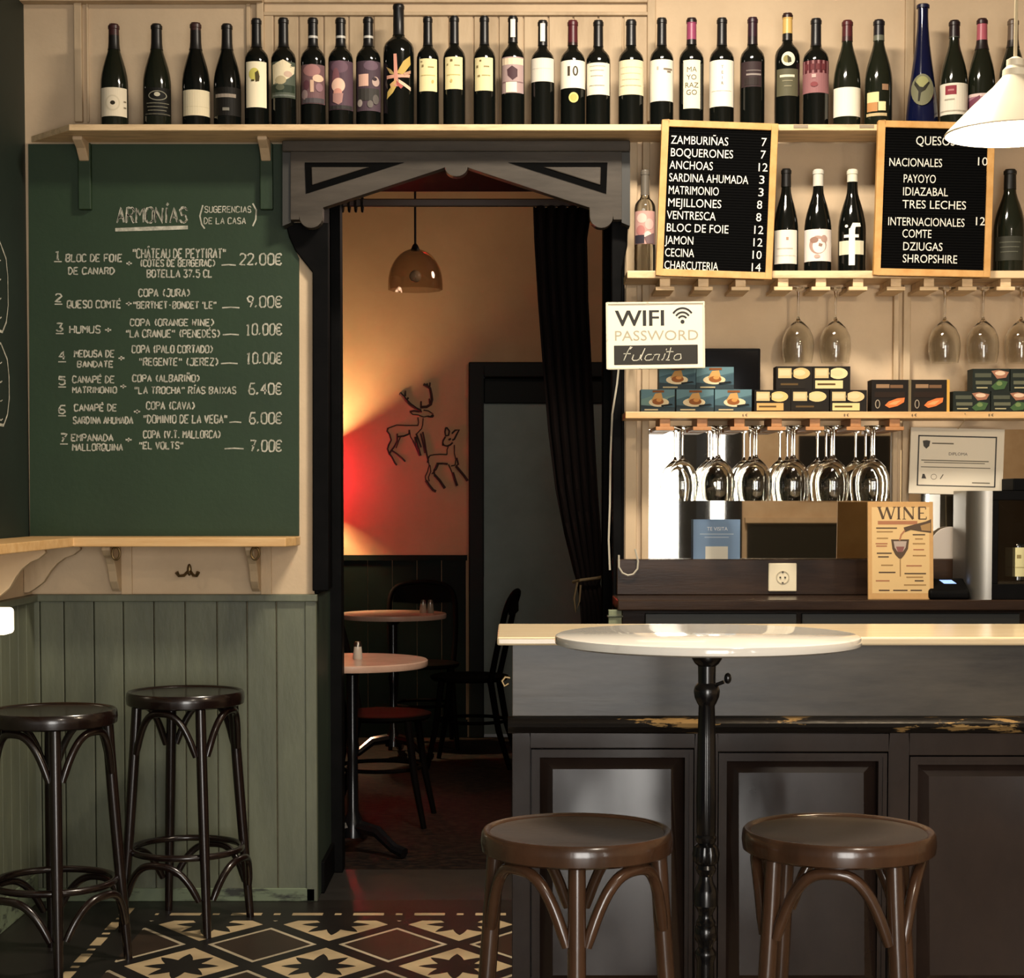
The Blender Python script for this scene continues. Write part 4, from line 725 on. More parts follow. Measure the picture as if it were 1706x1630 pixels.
GL = 'glasses under the lower shelf'; GU = 'glasses under the middle shelf'
order = ('second', 'third', 'fourth', 'fifth', 'last')
place(1137, 5.90, zr3, 'lone hanging wine glass at the left end of the lower rack', GL, 760)
for nm_, u in zip(order, (1200, 1262, 1325, 1391, 1458)):
    place(u - 2, 5.875, zr3, f'front hanging wine glass in the {nm_} gap of the lower rack', GL, 760)
    place(u - 6, 5.982, zr3, f'rear hanging wine glass in the {nm_} gap of the lower rack', GL, 760)
for u, lab in ((1334, 'hanging wine glass under the middle shelf, left of a pair'), (1396, 'hanging wine glass under the middle shelf, right of a pair'), (1578, 'hanging wine glass above the green cartons, left of three'), (1642, 'hanging wine glass above the green cartons, middle of three'), (1705, 'hanging wine glass above the green cartons, at the right edge')):
    place(u - 4, 5.90, zr2, lab, GU, 530)
# ------------------------------------------------------------------ mirrors, diploma, cards
mir = M('silvered_mirror', 'e0dbd0', .015, 1.)
def mirror(u0, u1, label):
    t = thing('wall_mirror', label, 'mirror', (0, 0, 0), 0, 'mirrors behind the back bar')
    MB().box(X(u0, DW), X(u1, DW), DW - .008, DW, Z(940, DW), Z(716, DW), mir).build('glass_sheet', t, smooth=False)
mirror(1081, 1484, 'wall mirror behind the hanging wine glasses'); mirror(1513, 1760, 'wall mirror behind the diploma and the steel dispenser')
D = 5.95; s = D / FPX
dp = thing('diploma', 'white mounted diploma with thin dark border hung below the lower shelf', 'diploma', at(1594, 769, D)); dp.rotation_euler = (0, math.radians(1.4), 0)
W, H = 156 * s, 110 * s; MB().box(-W / 2, W / 2, 0, .01, -H / 2, H / 2, paper).build('mount', dp, smooth=False, bevel=.001)
m = MB(); ink = M('grey_brown_ink', '6b6353', .7); ink2 = M('dark_grey_ink', '3d3a36', .7)
def strip(x0, x1, z0, z1, mt): m.add([(x0 * W, -.0008, z0 * H), (x1 * W, -.0008, z0 * H), (x1 * W, -.0008, z1 * H), (x0 * W, -.0008, z1 * H)], [(0, 1, 2, 3)], mt)
for x0, x1, z0, z1 in ((-.42, -.405, -.37, .38), (.405, .42, -.37, .38), (-.42, .42, .365, .385), (-.42, .42, -.38, -.365)): strip(x0, x1, z0, z1, ink2)
m.text('DIPLOMA', .01, ink2, lambda x, y: (x + .01 * W, -.0008, .09 * H + y), 'CENTER', .2 * W)
strip(-.27, -.04, .255, .275, ink); strip(-.38, .34, .0, .015, ink); strip(-.35, .3, -.03, -.018, ink); strip(-.38, .36, -.1, -.088, ink); strip(.17, .36, -.325, -.31, ink)
m.add([(x * W, -.0008, z * H) for x, z in ((-.37, .3), (-.33, .31), (-.29, .3), (-.3, .22), (-.33, .18), (-.36, .22))], [tuple(range(6))], ink2)
m.add([(x * W, -.0008, z * H) for x, z in ((-.37, -.27), (-.36, -.2), (-.34, -.2), (-.32, -.27))], [(0, 1, 2, 3)], ink2)
m.ribbon([(-.24 * W + .03 * W * math.cos(a), -.0008, -.24 * H + .04 * H * math.sin(a)) for a in [PI * 2 * i / 12 for i in range(13)]], .0015, ink, (0, -1, 0)); m.ribbon([(-.17 * W, -.0008, -.27 * H), (-.14 * W, -.0008, -.2 * H)], .003, ink, (0, -1, 0))
m.build('print', dp, smooth=False, solid=False)
cord = M('pale_string', 'c9b48c', .8)
MB().tube([(-.0, -.002, H / 2 - .002), (-.006, -.1, H / 2 + .018), (-.012, -.136, H / 2 + .045)], .0014, cord, 5).build('string', dp)
# backsplash board, its ledge, and what stands on it
ZBC = Z(1000, 5.7); YB = 5.985
tag(MB().box(X(1028, YB), XE, YB, DW - .03, ZBC + .001, Z(932, YB), backbar).build('backsplash_board', smooth=False, bevel=.003), 'dark brown board along the back bar behind the white socket', 'board')
ZLg = Z(932, YB)
D = YB + .012; s = D / FPX
qc = thing('info_card', 'blue card with white heading leaning on the mirror', 'card', (at(1194, 900, D).x, D, ZLg)); W, H = 78 * s, 66 * s
MB().box(-W / 2, W / 2, 0, .003, 0, H, lm('6f87a3')).build('card', qc, smooth=False)
m = MB(); wh = lm('d9dcdc'); m.text('TE VISITA', .0125, wh, lambda x, y: (x + .002, -.0006, .72 * H + y), 'CENTER', .44 * W)
for k, (a, z) in enumerate(((.36, .62), (.26, .54))): m.add([(-a * W, -.0006, z * H), (a * W, -.0006, z * H), (a * W, -.0006, z * H + .003), (-a * W, -.0006, z * H + .003)], [(0, 1, 2, 3)], lm('a9b6c2'))
m.add([(-.24 * W, -.0006, .0), (.24 * W, -.0006, .0), (.24 * W, -.0006, .32 * H), (-.24 * W, -.0006, .32 * H)], [(0, 1, 2, 3)], lm('d2cdbd'))
m.build('print', qc, smooth=False, solid=False)
fd = thing('frosted_tray', 'frosted round-topped tray standing on the ledge right of the wine sign', 'tray', (at(1585, 905, D).x, D + .002, ZLg)); s = D / FPX
pp = [(-31 * s, 0), (31 * s, 0)] + [(31 * s * math.cos(a), 30 * s + 24 * s * math.sin(a)) for a in [PI * i / 16 for i in range(17)]]
MB().prism_y(pp, 0, .008, M('frosted_plastic', 'b9aea2', .35)).build('plate', fd, smooth=False, bevel=.002)
sk = thing('wall_socket', 'white square wall socket on the dark backsplash board', 'socket', (at(1303, 962, YB).x, YB - .001, Z(962, YB))); s = YB / FPX
soc = M('ivory_plastic', 'ded2b4', .35); sochole = M('socket_dark', '2d2820', .6); socrim = M('socket_recess', 'b5a98c', .4)
MB().box(-23.5 * s, 23.5 * s, -.011, 0, -23.5 * s, 23.5 * s, soc).build('plate', sk, smooth=False, bevel=.003)
m = MB(); m.lathe([(11 * s, 0), (11 * s, .002), (9.6 * s, .002), (9.4 * s, -.004), (1e-5, -.004)], socrim, n=28); o = m.build('insert', sk); o.rotation_euler = (PI / 2, 0, 0); o.location = (0, -.0112, 0)
m = MB()
for x in (-4, 4): m.box(x * s - .0025, x * s + .0025, -.0142, -.006, -.0025, .0025, sochole)
for z in (-9, 9): m.box(-.003, .003, -.0142, -.006, z * s - .002, z * s + .002, sochole)
m.build('contacts', sk, smooth=False)
# ------------------------------------------------------------------ back bar
x0 = X(1029, 5.7, 1000)
tag(MB().box(x0, XE, 5.7, 6.0, ZBC - .034, ZBC, backbar).build('back_bar_worktop', smooth=False, bevel=.004), 'dark glossy worktop of the back bar under the mirror', 'worktop')
bc = thing('back_bar_cabinet', 'dark back bar cabinet below the glossy worktop, behind the front counter', 'cabinet')
MB().box(x0 + .02, XE, 5.76, 6.0, 0, ZBC - .034, backbar).build('carcass', bc, smooth=False)
for u0, u1 in ((1075, 1328), (1336, 1700)):
    b = MB().box(X(u0, 5.74, 1030), X(u1, 5.74, 1030), 5.742, 5.761, ZBC - .2, ZBC - .045, M('dark_green_grey_drawer', '2b2c28', .4)).build('drawer', bc, smooth=False, bevel=.003)
    xm = X((u0 + u1) / 2, 5.74, 1030); m = MB(); m.sphere((xm, 5.732, ZBC - .14), .012, brass); m.build('knob', b)
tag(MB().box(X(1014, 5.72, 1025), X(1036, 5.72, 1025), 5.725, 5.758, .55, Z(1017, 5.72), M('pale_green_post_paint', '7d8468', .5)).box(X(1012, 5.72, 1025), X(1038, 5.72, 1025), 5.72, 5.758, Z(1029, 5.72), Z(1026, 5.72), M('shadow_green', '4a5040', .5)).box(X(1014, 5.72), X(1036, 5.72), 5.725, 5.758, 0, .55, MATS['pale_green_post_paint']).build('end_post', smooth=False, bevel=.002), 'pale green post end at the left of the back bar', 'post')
# wine poster board
D = 5.74; sg = thing('wine_sign', 'kraft coloured wine poster board with a glass being poured, standing on the worktop', 'sign', (at(1501, 1000, D).x, D, ZBC)); s = D / FPX
sg.rotation_euler = (math.radians(-4), 0, 0); W, H = 109 * s, 163 * s; kraft = M('kraft_board', 'c39a62', .65, col2='b78c55', scale=7.); krafted = M('kraft_edge', 'a57a45', .7)
MB().box(-W / 2, W / 2, 0, .012, 0, H, kraft).build('board', sg, smooth=False, bevel=.001)
m = MB(); q = lambda u, v: ((u - 1503) * s, -.0009, (1000 - v) * s); wi = M('wine_brown_ink', '4d3a28', .7); wi2 = M('faded_red_ink', 'a06a48', .7); wi3 = M('faded_brown_ink', '967547', .7); pale = M('pale_field', 'cfae78', .65)
def poly_(pts, mt, y=0): m.add([(q(*p)[0], -.0009 - y, q(*p)[2]) for p in pts], [tuple(range(len(pts)))], mt)
poly_([(1455, 846), (1551, 846), (1551, 990), (1455, 990)], pale, -.0005)
def stroke_(a, b_, wpx): m.ribbon([q(*a), q(*b_)], wpx * s, wi, (0, -1, 0))
T0, T1 = 846, 866
for a, b_, w_ in (((1467, T0), (1474, T1), 4), ((1474, T1), (1480, T0), 1.6), ((1480, T0), (1487, T1), 4), ((1487, T1), (1493, T0), 1.6), ((1464, T0), (1471, T0), 1.2), ((1490, T0), (1496, T0), 1.2),
                  ((1500, T0), (1500, T1), 3.6), ((1497, T0), (1503, T0), 1.2), ((1497, T1), (1503, T1), 1.2),
                  ((1509, T0), (1509, T1), 1.6), ((1509, T0), (1524, T1), 4), ((1524, T0), (1524, T1), 1.6), ((1521, T0), (1527, T0), 1.2), ((1506, T1), (1512, T1), 1.2),
                  ((1534, T0), (1534, T1), 3.6), ((1533, T0), (1545, T0), 1.8), ((1533, T1), (1546, T1), 1.8), ((1533, 856), (1542, 856), 1.6), ((1545, T0), (1545, 850), 1.4), ((1546, T1), (1546, 862), 1.4)): stroke_(a, b_, w_)
poly_([(1465, 869), (1531, 869), (1531, 875), (1465, 875)], wi2)
poly_([(1508, 880), (1522, 876), (1545, 870), (1554, 866), (1554, 889), (1538, 887), (1520, 884), (1510, 888)], wi, .0002); poly_([(1536, 877), (1553, 872), (1553, 886), (1538, 885)], wi3, .0006)
m.ribbon([(a, -.0012, c_) for a, _, c_ in (q(1510, 885), q(1504, 892), q(1501, 902))], 2.6 * s, wi2, (0, -1, 0))
poly_([(1487, 900), (1517, 900), (1515, 916), (1509, 926), (1504, 932), (1500, 932), (1494, 926), (1489, 916)], wi, .0002); poly_([(1491, 903), (1513, 903), (1511, 914), (1506, 921), (1498, 921), (1493, 914)], M('glass_grey', 'a89688', .6), .0006); poly_([(1495, 912), (1509, 912), (1506, 921), (1498, 921)], M('wine_red_ink', '7b4a44', .6), .0009)
poly_([(1501, 932), (1503, 932), (1503, 962), (1501, 962)], wi3, .0002)
for u0, u1, v, c_ in ((1462, 1497, 880, wi), (1463, 1490, 886, wi3), (1463, 1482, 897, wi3), (1461, 1481, 906, wi2), (1462, 1480, 910, wi2), (1463, 1488, 922, wi), (1465, 1483, 928, wi), (1470, 1490, 942, wi3), (1466, 1494, 954, wi), (1461, 1484, 968, wi2), (1466, 1484, 984, wi), (1490, 1514, 984, wi), (1519, 1538, 984, wi),
                      (1523, 1544, 891, wi), (1527, 1540, 898, wi3), (1523, 1544, 906, wi3), (1524, 1542, 916, wi2), (1523, 1545, 926, wi3), (1512, 1538, 943, wi2), (1509, 1545, 956, wi), (1512, 1540, 962, wi3), (1526, 1541, 968, wi), (1508, 1545, 975, wi3)):
    poly_([(u0, v), (u1, v), (u1, v + 2.2), (u0, v + 2.2)], c_); 
m.build('print', sg, smooth=False, solid=False)
MB().tube([(.002, .006, H - .004), (.006, .02, H + .06), (.012, .04, H + .17)], .0014, cord, 5).build('string', sg)
# card terminal
D = 5.735; pt = thing('card_terminal', 'black card terminal with a small lit blue screen beside the wine sign', 'card terminal', (at(1581, 1000, D).x, D + .02, ZBC)); s = D / FPX
m = MB(); m.prism([(-34 * s, y, z) for y, z in ((-.03, 0), (.085, 0), (.085, .052), (.05, .066), (-.03, .026))], (68 * s, 0, 0), black); m.build('casing', pt, smooth=False, bevel=.009, seg=3)
sl = (.066 - .026) / .08
m = MB(); m.add([(x, y, .0268 + (y + .03) * sl) for x, y in ((-4 * s, .014), (17 * s, .014), (11 * s, .036), (-10 * s, .036))], [(0, 1, 2, 3)], M('lit_blue_screen', '7f9fe0', .4, emit='86a4ee', es=.9)); m.build('screen', pt, smooth=False, solid=False)
# steel wine dispenser
D = 5.72; dx0, dx1 = X(1616, D, 900), X(1616, D, 900) + .42; zt = Z(818, D)
wd = thing('wine_dispenser', 'steel sided wine dispenser with black glass front at the right end of the worktop', 'wine dispenser', (dx0, D, ZBC))
xs = X(1653, D, 900) - dx0
MB().prism([(xs - xs * math.cos(a), .06 - .06 * math.sin(a), 0) for a in [PI / 2 * i / 10 for i in range(11)]] + [(xs, .22, 0), (0, .22, 0)], (0, 0, zt - ZBC), steel).build('steel_side', wd)
MB().box(xs, .42, .07, .22, 0, zt - ZBC, black).box(xs, .42, .0, .07, 0, .05, black).box(xs, .42, .0, .07, zt - ZBC - .03, zt - ZBC, black).box(xs, xs + .02, 0, .07, .05, zt - ZBC - .03, black).build('cabinet', wd, smooth=False, bevel=.002)
MB().box(xs + .02, .42, .004, .008, .05, zt - ZBC - .03, glass('smoked_door_glass', '6f6f6f', .0)).build('glass_door', wd, smooth=False)
MB().box(X(1697, D, 810) - dx0, .42, .06, .2, zt - ZBC, zt - ZBC + .04, black).build('top_valve', wd, smooth=False, bevel=.003)
bt = bottle('bord', 1703, 21, 872, ZBC + .06, gl_dark, [], rect(1684, 1722, 912, 960, 'cfc795', ('b', 1703, 1710, 924, 930, '8a7b4e'), ('b', 1688, 1720, 944, 945.5, 'a89c6a')), 'bottle with yellow-cream label inside the wine dispenser', None, D=5.762)
MB().box(X(1690, 5.76) - dx0, .42, .025, .068, .05, .0595, black).build('bottle_tray', wd, smooth=False)
# cables
def cable(label, pts, r=.0035): return tag(MB().tube(pts, r, M('white_cable', 'b9b2a0', .5), 6).build('cable'), label, 'cable')
P_ = lambda u, v, D=5.97: at(u, v, D)
cable('thin white cable running down the doorway edge from behind the wifi sign', [P_(1032, 600, 6.0), P_(1028, 640, 6.0), P_(1020, 690, 6.0), P_(1017, 760, 6.0), P_(1016, 840, 6.0), P_(1014, 900, 6.0), P_(1016, 950, 6.0)])
cable('white cable loop hanging over the left end of the backsplash board', [P_(1058, 915, 5.97), P_(1063, 935, 5.97), P_(1062, 948, 5.97), P_(1055, 957, 5.97), P_(1046, 959, 5.97), P_(1037, 955, 5.97), P_(1031, 945, 5.97), P_(1031, 925, 5.97)])
cable('white cable dropping past the frosted tray to the card terminal', [P_(1598, 826, 5.94), P_(1599, 880, 5.94), P_(1603, 930, 5.94), P_(1606, 960, 5.9), P_(1605, 980, 5.85), P_(1600, 984, 5.83)], .0028)
# ------------------------------------------------------------------ front bar
DC = 4.28; zc1 = Z(1062, DC); zc0 = Z(1076, DC); XB = 3.6
tag(MB().box(X(828, DC, 1070), XB, DC, 4.74, zc0, zc1, counterwood).build('bar_countertop', smooth=False, bevel=.005, seg=3), 'pale wooden countertop of the front bar', 'countertop')
bf = thing('front_bar', 'dark panelled front bar with chipped moulding under the pale countertop', 'bar counter')
DFb = 4.35
xb = X(853, DFb, 1130); z1, z2 = Z(1194, DFb), Z(1222, DFb)
MB().box(xb, XB, DFb, 4.6, z1, zc0, barfascia).build('fascia_board', bf, smooth=False, bevel=.002)
pr_ = [(0, 0), (-.012, .006), (-.02, .02), (-.036, .03), (-.04, .045), (-.034, .056), (-.02, .062), (0, .064)]
hh = z1 - z2; m = MB(); m.prism([(xb - .01, DFb + y, z2 + z / .064 * hh) for y, z in pr_], (XB - xb, 0, 0), barworn); m.build('chipped_moulding', bf, smooth=True)
MB().box(xb, XB, DFb + .05, 4.6, 0, z1, barwood).build('carcass', bf, smooth=False)
px_ = lambda u, v=1300: X(u, DFb, v)
panelwood = M('glossy_brown_bar_panel', '1e1613', .18, col2='30251f', scale=3., stretch=(1, 1, .6), lo=.3, hi=.75, bump=.03, bscale=9, spec=.42)
pans = [(883, 1158, 913, 1122, 1247), (1195, 1481, 1222, 1455, 1253), (1514, 1800, 1543, 1774, 1259)]
zt_ = Z(1250, DFb); zbot = .14
fm_ = MB(); fm_.box(xb, px_(883), DFb, DFb + .05, 0, z2, barwood)
xs_ = [px_(883)]
for i, (a, b_, c_, d_, v) in enumerate(pans):
    zt = Z(v, DFb); nx = px_(pans[i + 1][0]) if i < 2 else XB
    fm_.box(px_(a), px_(b_), DFb, DFb + .05, zt, z2, barwood); fm_.box(px_(a), px_(b_), DFb, DFb + .05, 0, zbot, barwood); fm_.box(px_(b_), nx, DFb, DFb + .05, 0, z2, barwood)
fm_.build('panel_frame', bf, smooth=False, bevel=.0015)
for i, (a, b_, c_, d_, v) in enumerate(pans):
    zt = Z(v, DFb); m = MB()
    xa, xb_ = px_(a), px_(b_)
    for k, (o1, o2, yy) in enumerate(((.004, .014, .003), (.014, .024, .008))):
        m.box(xa + o1, xa + o2, DFb + yy, DFb + .05, zbot + o1, zt - o1, barwood); m.box(xb_ - o2, xb_ - o1, DFb + yy, DFb + .05, zbot + o1, zt - o1, barwood)
        m.box(xa + o2, xb_ - o2, DFb + yy, DFb + .05, zt - o2, zt - o1, barwood); m.box(xa + o2, xb_ - o2, DFb + yy, DFb + .05, zbot + o1, zbot + o2, barwood)
    p8 = [(xa + .024, DFb + .015, zbot + .024), (xb_ - .024, DFb + .015, zbot + .024), (xb_ - .024, DFb + .045, zt - .024), (xa + .024, DFb + .045, zt - .024),
          (xa + .056, DFb - .002, zbot + .056), (xb_ - .056, DFb - .002, zbot + .056), (xb_ - .056, DFb + .03, zt - .056), (xa + .056, DFb + .03, zt - .056)]   # fields tilted back to put the window's reflection on them
    m.add(p8, [(4, 5, 6, 7), (0, 1, 5, 4), (1, 2, 6, 5), (2, 3, 7, 6), (3, 0, 4, 7), (3, 2, 1, 0)], panelwood)
    m.build('raised_panel', bf, smooth=False)
m = MB(); p = at(850, 1133, DFb); m.tube([(p.x, DFb + .05, p.z), (p.x - .012, DFb + .05, p.z + .002), (p.x - .02, DFb + .05, p.z - .008), (p.x - .014, DFb + .05, p.z - .02), (p.x - .004, DFb + .05, p.z - .014)], .004, metalb, 7); m.build('bag_hook', bf)
# ------------------------------------------------------------------ marble high table
marble = M('white_veined_marble', 'f0ebe0', .08, col2='c9c2b5', scale=2.2, stretch=(1, 2.2, 1), lo=.56, hi=.72, coat=.4)
DT = 3.83; ut = 1178; pt_ = at(ut, 1057, DT)
tb_ = thing('marble_bar_table', 'round white marble table on a black iron column in front of the bar', 'table', (pt_.x, DT, 0))
zt = pt_.z; R = 255 * DT / FPX
MB().lathe([(1e-5, zt - .023), (R - .012, zt - .023), (R - .002, zt - .019), (R, zt - .011), (R - .003, zt - .003), (R - .009, zt), (1e-5, zt)], marble, n=96).build('marble_top', tb_)
s = DT / FPX; zv = lambda v: Z(v, DT)
flu = lambda z, a: .05 * (math.cos(10 * a) ** 2) if zv(1388) < z < zv(1176) or zv(1440) < z < zv(1408) or z < zv(1606) else 0.
prof_ = [(25, 1093), (25, 1098), (20, 1106), (15, 1110), (14.5, 1138), (20, 1144), (22, 1152), (20.5, 1162), (16, 1172), (13.5, 1176), (14.5, 1230), (16, 1330), (16.5, 1388), (15, 1391), (18, 1395), (17, 1401), (14, 1406), (19, 1410), (22, 1422), (21, 1434), (15, 1441), (18, 1447), (16, 1453), (11, 1460), (13, 1470), (19, 1481), (20.5, 1488), (20.5, 1508), (17, 1512), (12, 1522), (13, 1530), (17, 1536), (16, 1541), (19, 1545), (20, 1556), (18, 1566), (13, 1572), (12, 1578), (18, 1586), (18, 1592), (15, 1600), (14.5, 1606), (16, 1700)]
col = [(1e-5, zt - .0265)] + [(r * s, zv(v)) for r, v in prof_]
col = [c for c in col if c[1] > .2] + [(.022, .2), (.032, .18), (.03, .15), (.045, .12), (.05, .08), (.04, .06), (1e-5, .06)]
mm = MB(); mm.lathe(col, iron, n=60, flute=flu); icol = mm.build('iron_column', tb_)
m = MB()
for k in range(3):
    a = PI / 2 + k * 2 * PI / 3
    m.tube([(.03 * math.cos(a), .03 * math.sin(a), .11), (.1 * math.cos(a), .1 * math.sin(a), .10), (.18 * math.cos(a), .18 * math.sin(a), .05), (.25 * math.cos(a), .25 * math.sin(a), .02)], [.03, .026, .02, .02], iron, 10)
m.build('tripod_foot', tb_)
m = MB(); zk = zv(1133); m.tube([(.014, 0, zv(1143)), (.028, 0, zv(1139)), (.036, -.004, zv(1136))], .004, iron, 8); m.sphere((.044, -.006, zv(1130)), .010, iron, sc=(.8, .8, 1.2)); m.build('clamp_knob', icol)
# ------------------------------------------------------------------ bentwood stools
def stool(label, loc, rot, mseat, mwood, group, h=.75, ring=True):
    t = thing('bar_stool', label, 'bar stool', loc, rot, group)
    MB().lathe([(1e-5, h - .03), (.17, h - .03), (.17, h - .005), (.15, h - .0085), (.08, h - .012), (1e-5, h - .013)], mseat, n=56).build('seat_panel', t)
    MB().lathe([(.15, h - .044), (.177, h - .044), (.185, h - .039), (.187, h - .022), (.185, h - .005), (.181, h), (.176, h), (.171, h - .003), (.168, h - .006), (.166, h - .02), (.15, h - .03), (.15, h - .044)], mwood, n=64).build('seat_rim', t)
    rt, rb = .158, .215
    LR = lambda z: rt + (rb - rt) * ((h - .044 - z) / h) ** 1.15
    for k in range(4):
        a = k * PI / 2; pts = [(LR(z) * math.cos(a), LR(z) * math.sin(a), z) for z in [h - .044 - i * (h - .044) / 9 for i in range(10)]]
        MB().tube(pts, [.0165 + .0015 * math.sin(i / 9 * PI) - .004 * (i / 9) ** 2 for i in range(10)], mwood, 12).build('leg', t)
    def arch(zt, drop, rr, n=22, spread=.11):
        for k in range(4):
            a0 = k * PI / 2 + spread; a1 = (k + 1) * PI / 2 - spread; pts = []
            for i in range(n + 1):
                q = i / n; e = abs(2 * q - 1); z = zt - drop * e ** 2.2
                a = (a0 + a1) / 2 + (a1 - a0) / 2 * math.copysign(e ** .8, 2 * q - 1); pts.append((rr(z) * math.cos(a), rr(z) * math.sin(a), z))
            MB().tube(pts, [.0095] + [.0115] * (n - 1) + [.0095], mwood, 10).build('brace', t)
    arch(h - .056, .135, LR)
    if ring:
        zr = .245; r_ = LR(zr) - .016
        MB().tube([(r_ * math.cos(2 * PI * i / 56), r_ * math.sin(2 * PI * i / 56), zr) for i in range(56)], .0105, mwood, 10, closed=True).build('foot_ring', t)
        arch(zr - .022, .11, LR)
    return t
def floor_at(u, v, D): p = at(u, v, D); return (p.x, D, 0)
GS = 'dark stools by the green wall'; GF_ = 'brown stools at the marble table'
DST = 3.46; HS = .722
stool('brown bentwood stool left of the iron column, one leg facing forward', floor_at(961, 1400, DST), math.radians(-92), stoolseat, stoolwood, GF_, HS)
stool('brown bentwood stool right of the iron column', floor_at(1397, 1396, DST), math.radians(30), M('dark_worn_seat_ply', '1f1612', .34, col2='2a1f19', scale=7., coat=.2), stoolwood, GF_, HS)
stool('dark bentwood stool against the green planks beside the doorway', floor_at(309, 1150, 5.70), math.radians(27), darkstool, darkstool, GS)
stool('dark bentwood stool in the left corner, cut by the left edge', floor_at(87, 1192, 5.2), math.radians(17), darkstool, darkstool, GS)
# ------------------------------------------------------------------ white pendant lamp
DP = 3.98; pp_ = at(1690, 222, DP); s = DP / FPX
lamp = thing('pendant_lamp', 'white enamel cone pendant lamp glowing over the bar', 'pendant lamp', (pp_.x, DP, pp_.z))
R = 113 * s; hz = (222 - 128) * s
warm = M('white_lamp_enamel', 'e9dcc0', .35)
MB().lathe([(R, 0), (R * .93, .012), (R * .62, hz * .47), (R * .32, hz * .8), (.026, hz), (.024, hz), (R * .3, hz * .79), (R * .6, hz * .455), (R * .915, .009), (R * .985, -.003), (R, 0)], warm, n=72).build('shade', lamp)
MB().lathe([(1e-5, hz - .004), (.028, hz - .004), (.027, hz + .012), (.019, hz + .02), (.019, hz + .034), (.008, hz + .04), (1e-5, hz + .04)], warm, n=32).build('cap', lamp)
MB().tube([(0, 0, hz + .038), (.003, 0, hz + .5), (.004, 0, ZC - pp_.z)], .0042, M('ivory_flex', 'cbb994', .5), 8).build('cord', lamp)
MB().sphere((0, 0, .028), .03, M('glowing_bulb', 'fff0d0', .5, emit='ffe2b0', es=25.)).build('bulb', lamp)
point('pendant_lamp_light', (pp_.x, DP, pp_.z - .006), 34, (1, .82, .6), .03)
# small lit lamp on the left wall
wlp = thing('wall_lamp', 'small glowing white glass lamp at the left edge under the ledge', 'wall lamp', (XL + .018, 5.45, at(0, 1035, 5.45).z))
xr_ = at(18, 1035, 5.45).x - XL - .018
MB().box(0, .015, -.03, .03, -.05, .05, iron).build('wall_plate', wlp, smooth=False, bevel=.002)
hb = 22 * 5.45 / FPX
MB().box(.015, xr_, -.045, .045, -hb, hb, M('lit_opal_glass', 'fff4dc', .4, emit='ffedcc', es=2.2)).build('glass_shade', wlp, smooth=False, bevel=.012, seg=4)
# ------------------------------------------------------------------ curtain in the doorway
velvet = M('black_brown_velvet', '120a08', .95, spec=.15)
DCu = DB + .12
ct = thing('curtain', 'long almost black curtain gathered at the right side of the doorway', 'curtain')
L_ = [(888, 345), (890, 400), (896, 500), (904, 610), (913, 720), (925, 815), (940, 890), (955, 950), (961, 972), (966, 1010), (970, 1080)]
R__ = [(986, 345), (978, 400), (980, 500), (986, 610), (991, 720), (996, 815), (1001, 890), (1003, 950), (1000, 972), (1008, 1010), (1014, 1080)]
pl0 = [at(u, v, DCu) for u, v in L_]; pr0 = [at(u, v, DCu) for u, v in R__]
pl0.append(Vector((pl0[-1].x + .01, DCu, .02))); pr0.append(Vector((pr0[-1].x + .02, DCu, .02)))
vs = []; fs = []; nx = 60; ny = 44
def lerp_path(P, q):
    k = q * (len(P) - 1); i = min(int(k), len(P) - 2); return P[i].lerp(P[i + 1], k - i)
for j in range(ny + 1):
    a, b_ = lerp_path(pl0, j / ny), lerp_path(pr0, j / ny)
    for i in range(nx + 1):
        q = i / nx; p = a.lerp(b_, q); amp = .03 * (1 - .5 * math.exp(-((j / ny - .72) * 9) ** 2))
        vs.append((p.x, p.y + amp * math.sin(q * 2 * PI * 5.5 + .6 * math.sin(j * .3)), p.z))
for j in range(ny):
    for i in range(nx): fs.append((j * (nx + 1) + i, j * (nx + 1) + i + 1, (j + 1) * (nx + 1) + i + 1, (j + 1) * (nx + 1) + i))
m = MB(); m.add(vs, fs, velvet); o = m.build('cloth', ct, solid=False); sm_ = o.modifiers.new('thick', 'SOLIDIFY'); sm_.thickness = .006
p0, p1 = at(957, 968, DCu), at(1003, 966, DCu)
m = MB(); m.tube([(p0.x - .004, DCu + .0, p0.z - .004), (p0.x + .02, DCu - .045, p0.z + .004), (p1.x - .02, DCu - .05, p1.z + .008), (p1.x + .014, DCu + .0, p1.z + .012), (p1.x - .02, DCu + .05, p1.z + .008), (p0.x + .02, DCu + .045, p0.z + .002)], .006, M('gold_brown_cord', '5e4c30', .7), 8, closed=True)
q0 = at(962, 975, DCu - .05); m.tube([(q0.x, q0.y, q0.z + .01), (q0.x - .012, q0.y, q0.z - .05), (q0.x - .006, q0.y, q0.z - .1), (q0.x + .008, q0.y, q0.z - .06), (q0.x + .012, q0.y, q0.z)], .004, MATS['gold_brown_cord'], 7)
m.build('tieback', ct)
rd = thing('curtain_rod', 'dark wooden curtain rod across the top of the doorway', 'curtain rod')
zr_ = Z(338, DCu); rx0, rx1 = X(540, DCu, 338), X(1010, DCu, 338); dwood = M('dark_rod_wood', '3b2a20', .5)
MB().box(rx0, rx1, DCu - .012, DCu + .012, zr_ - .014, zr_ + .014, dwood).build('rod', rd, smooth=False, bevel=.005)
for i, u in enumerate((560, 570, 580, 590, 600)):
    c0 = at(u, 340, DCu); MB().tube([(c0.x + .002 * i, DCu + .026 * math.cos(a), zr_ - .004 + .028 * math.sin(a)) for a in [PI * 2 * k / 16 for k in range(16)]], .005, iron, 6, closed=True).build('ring', rd)
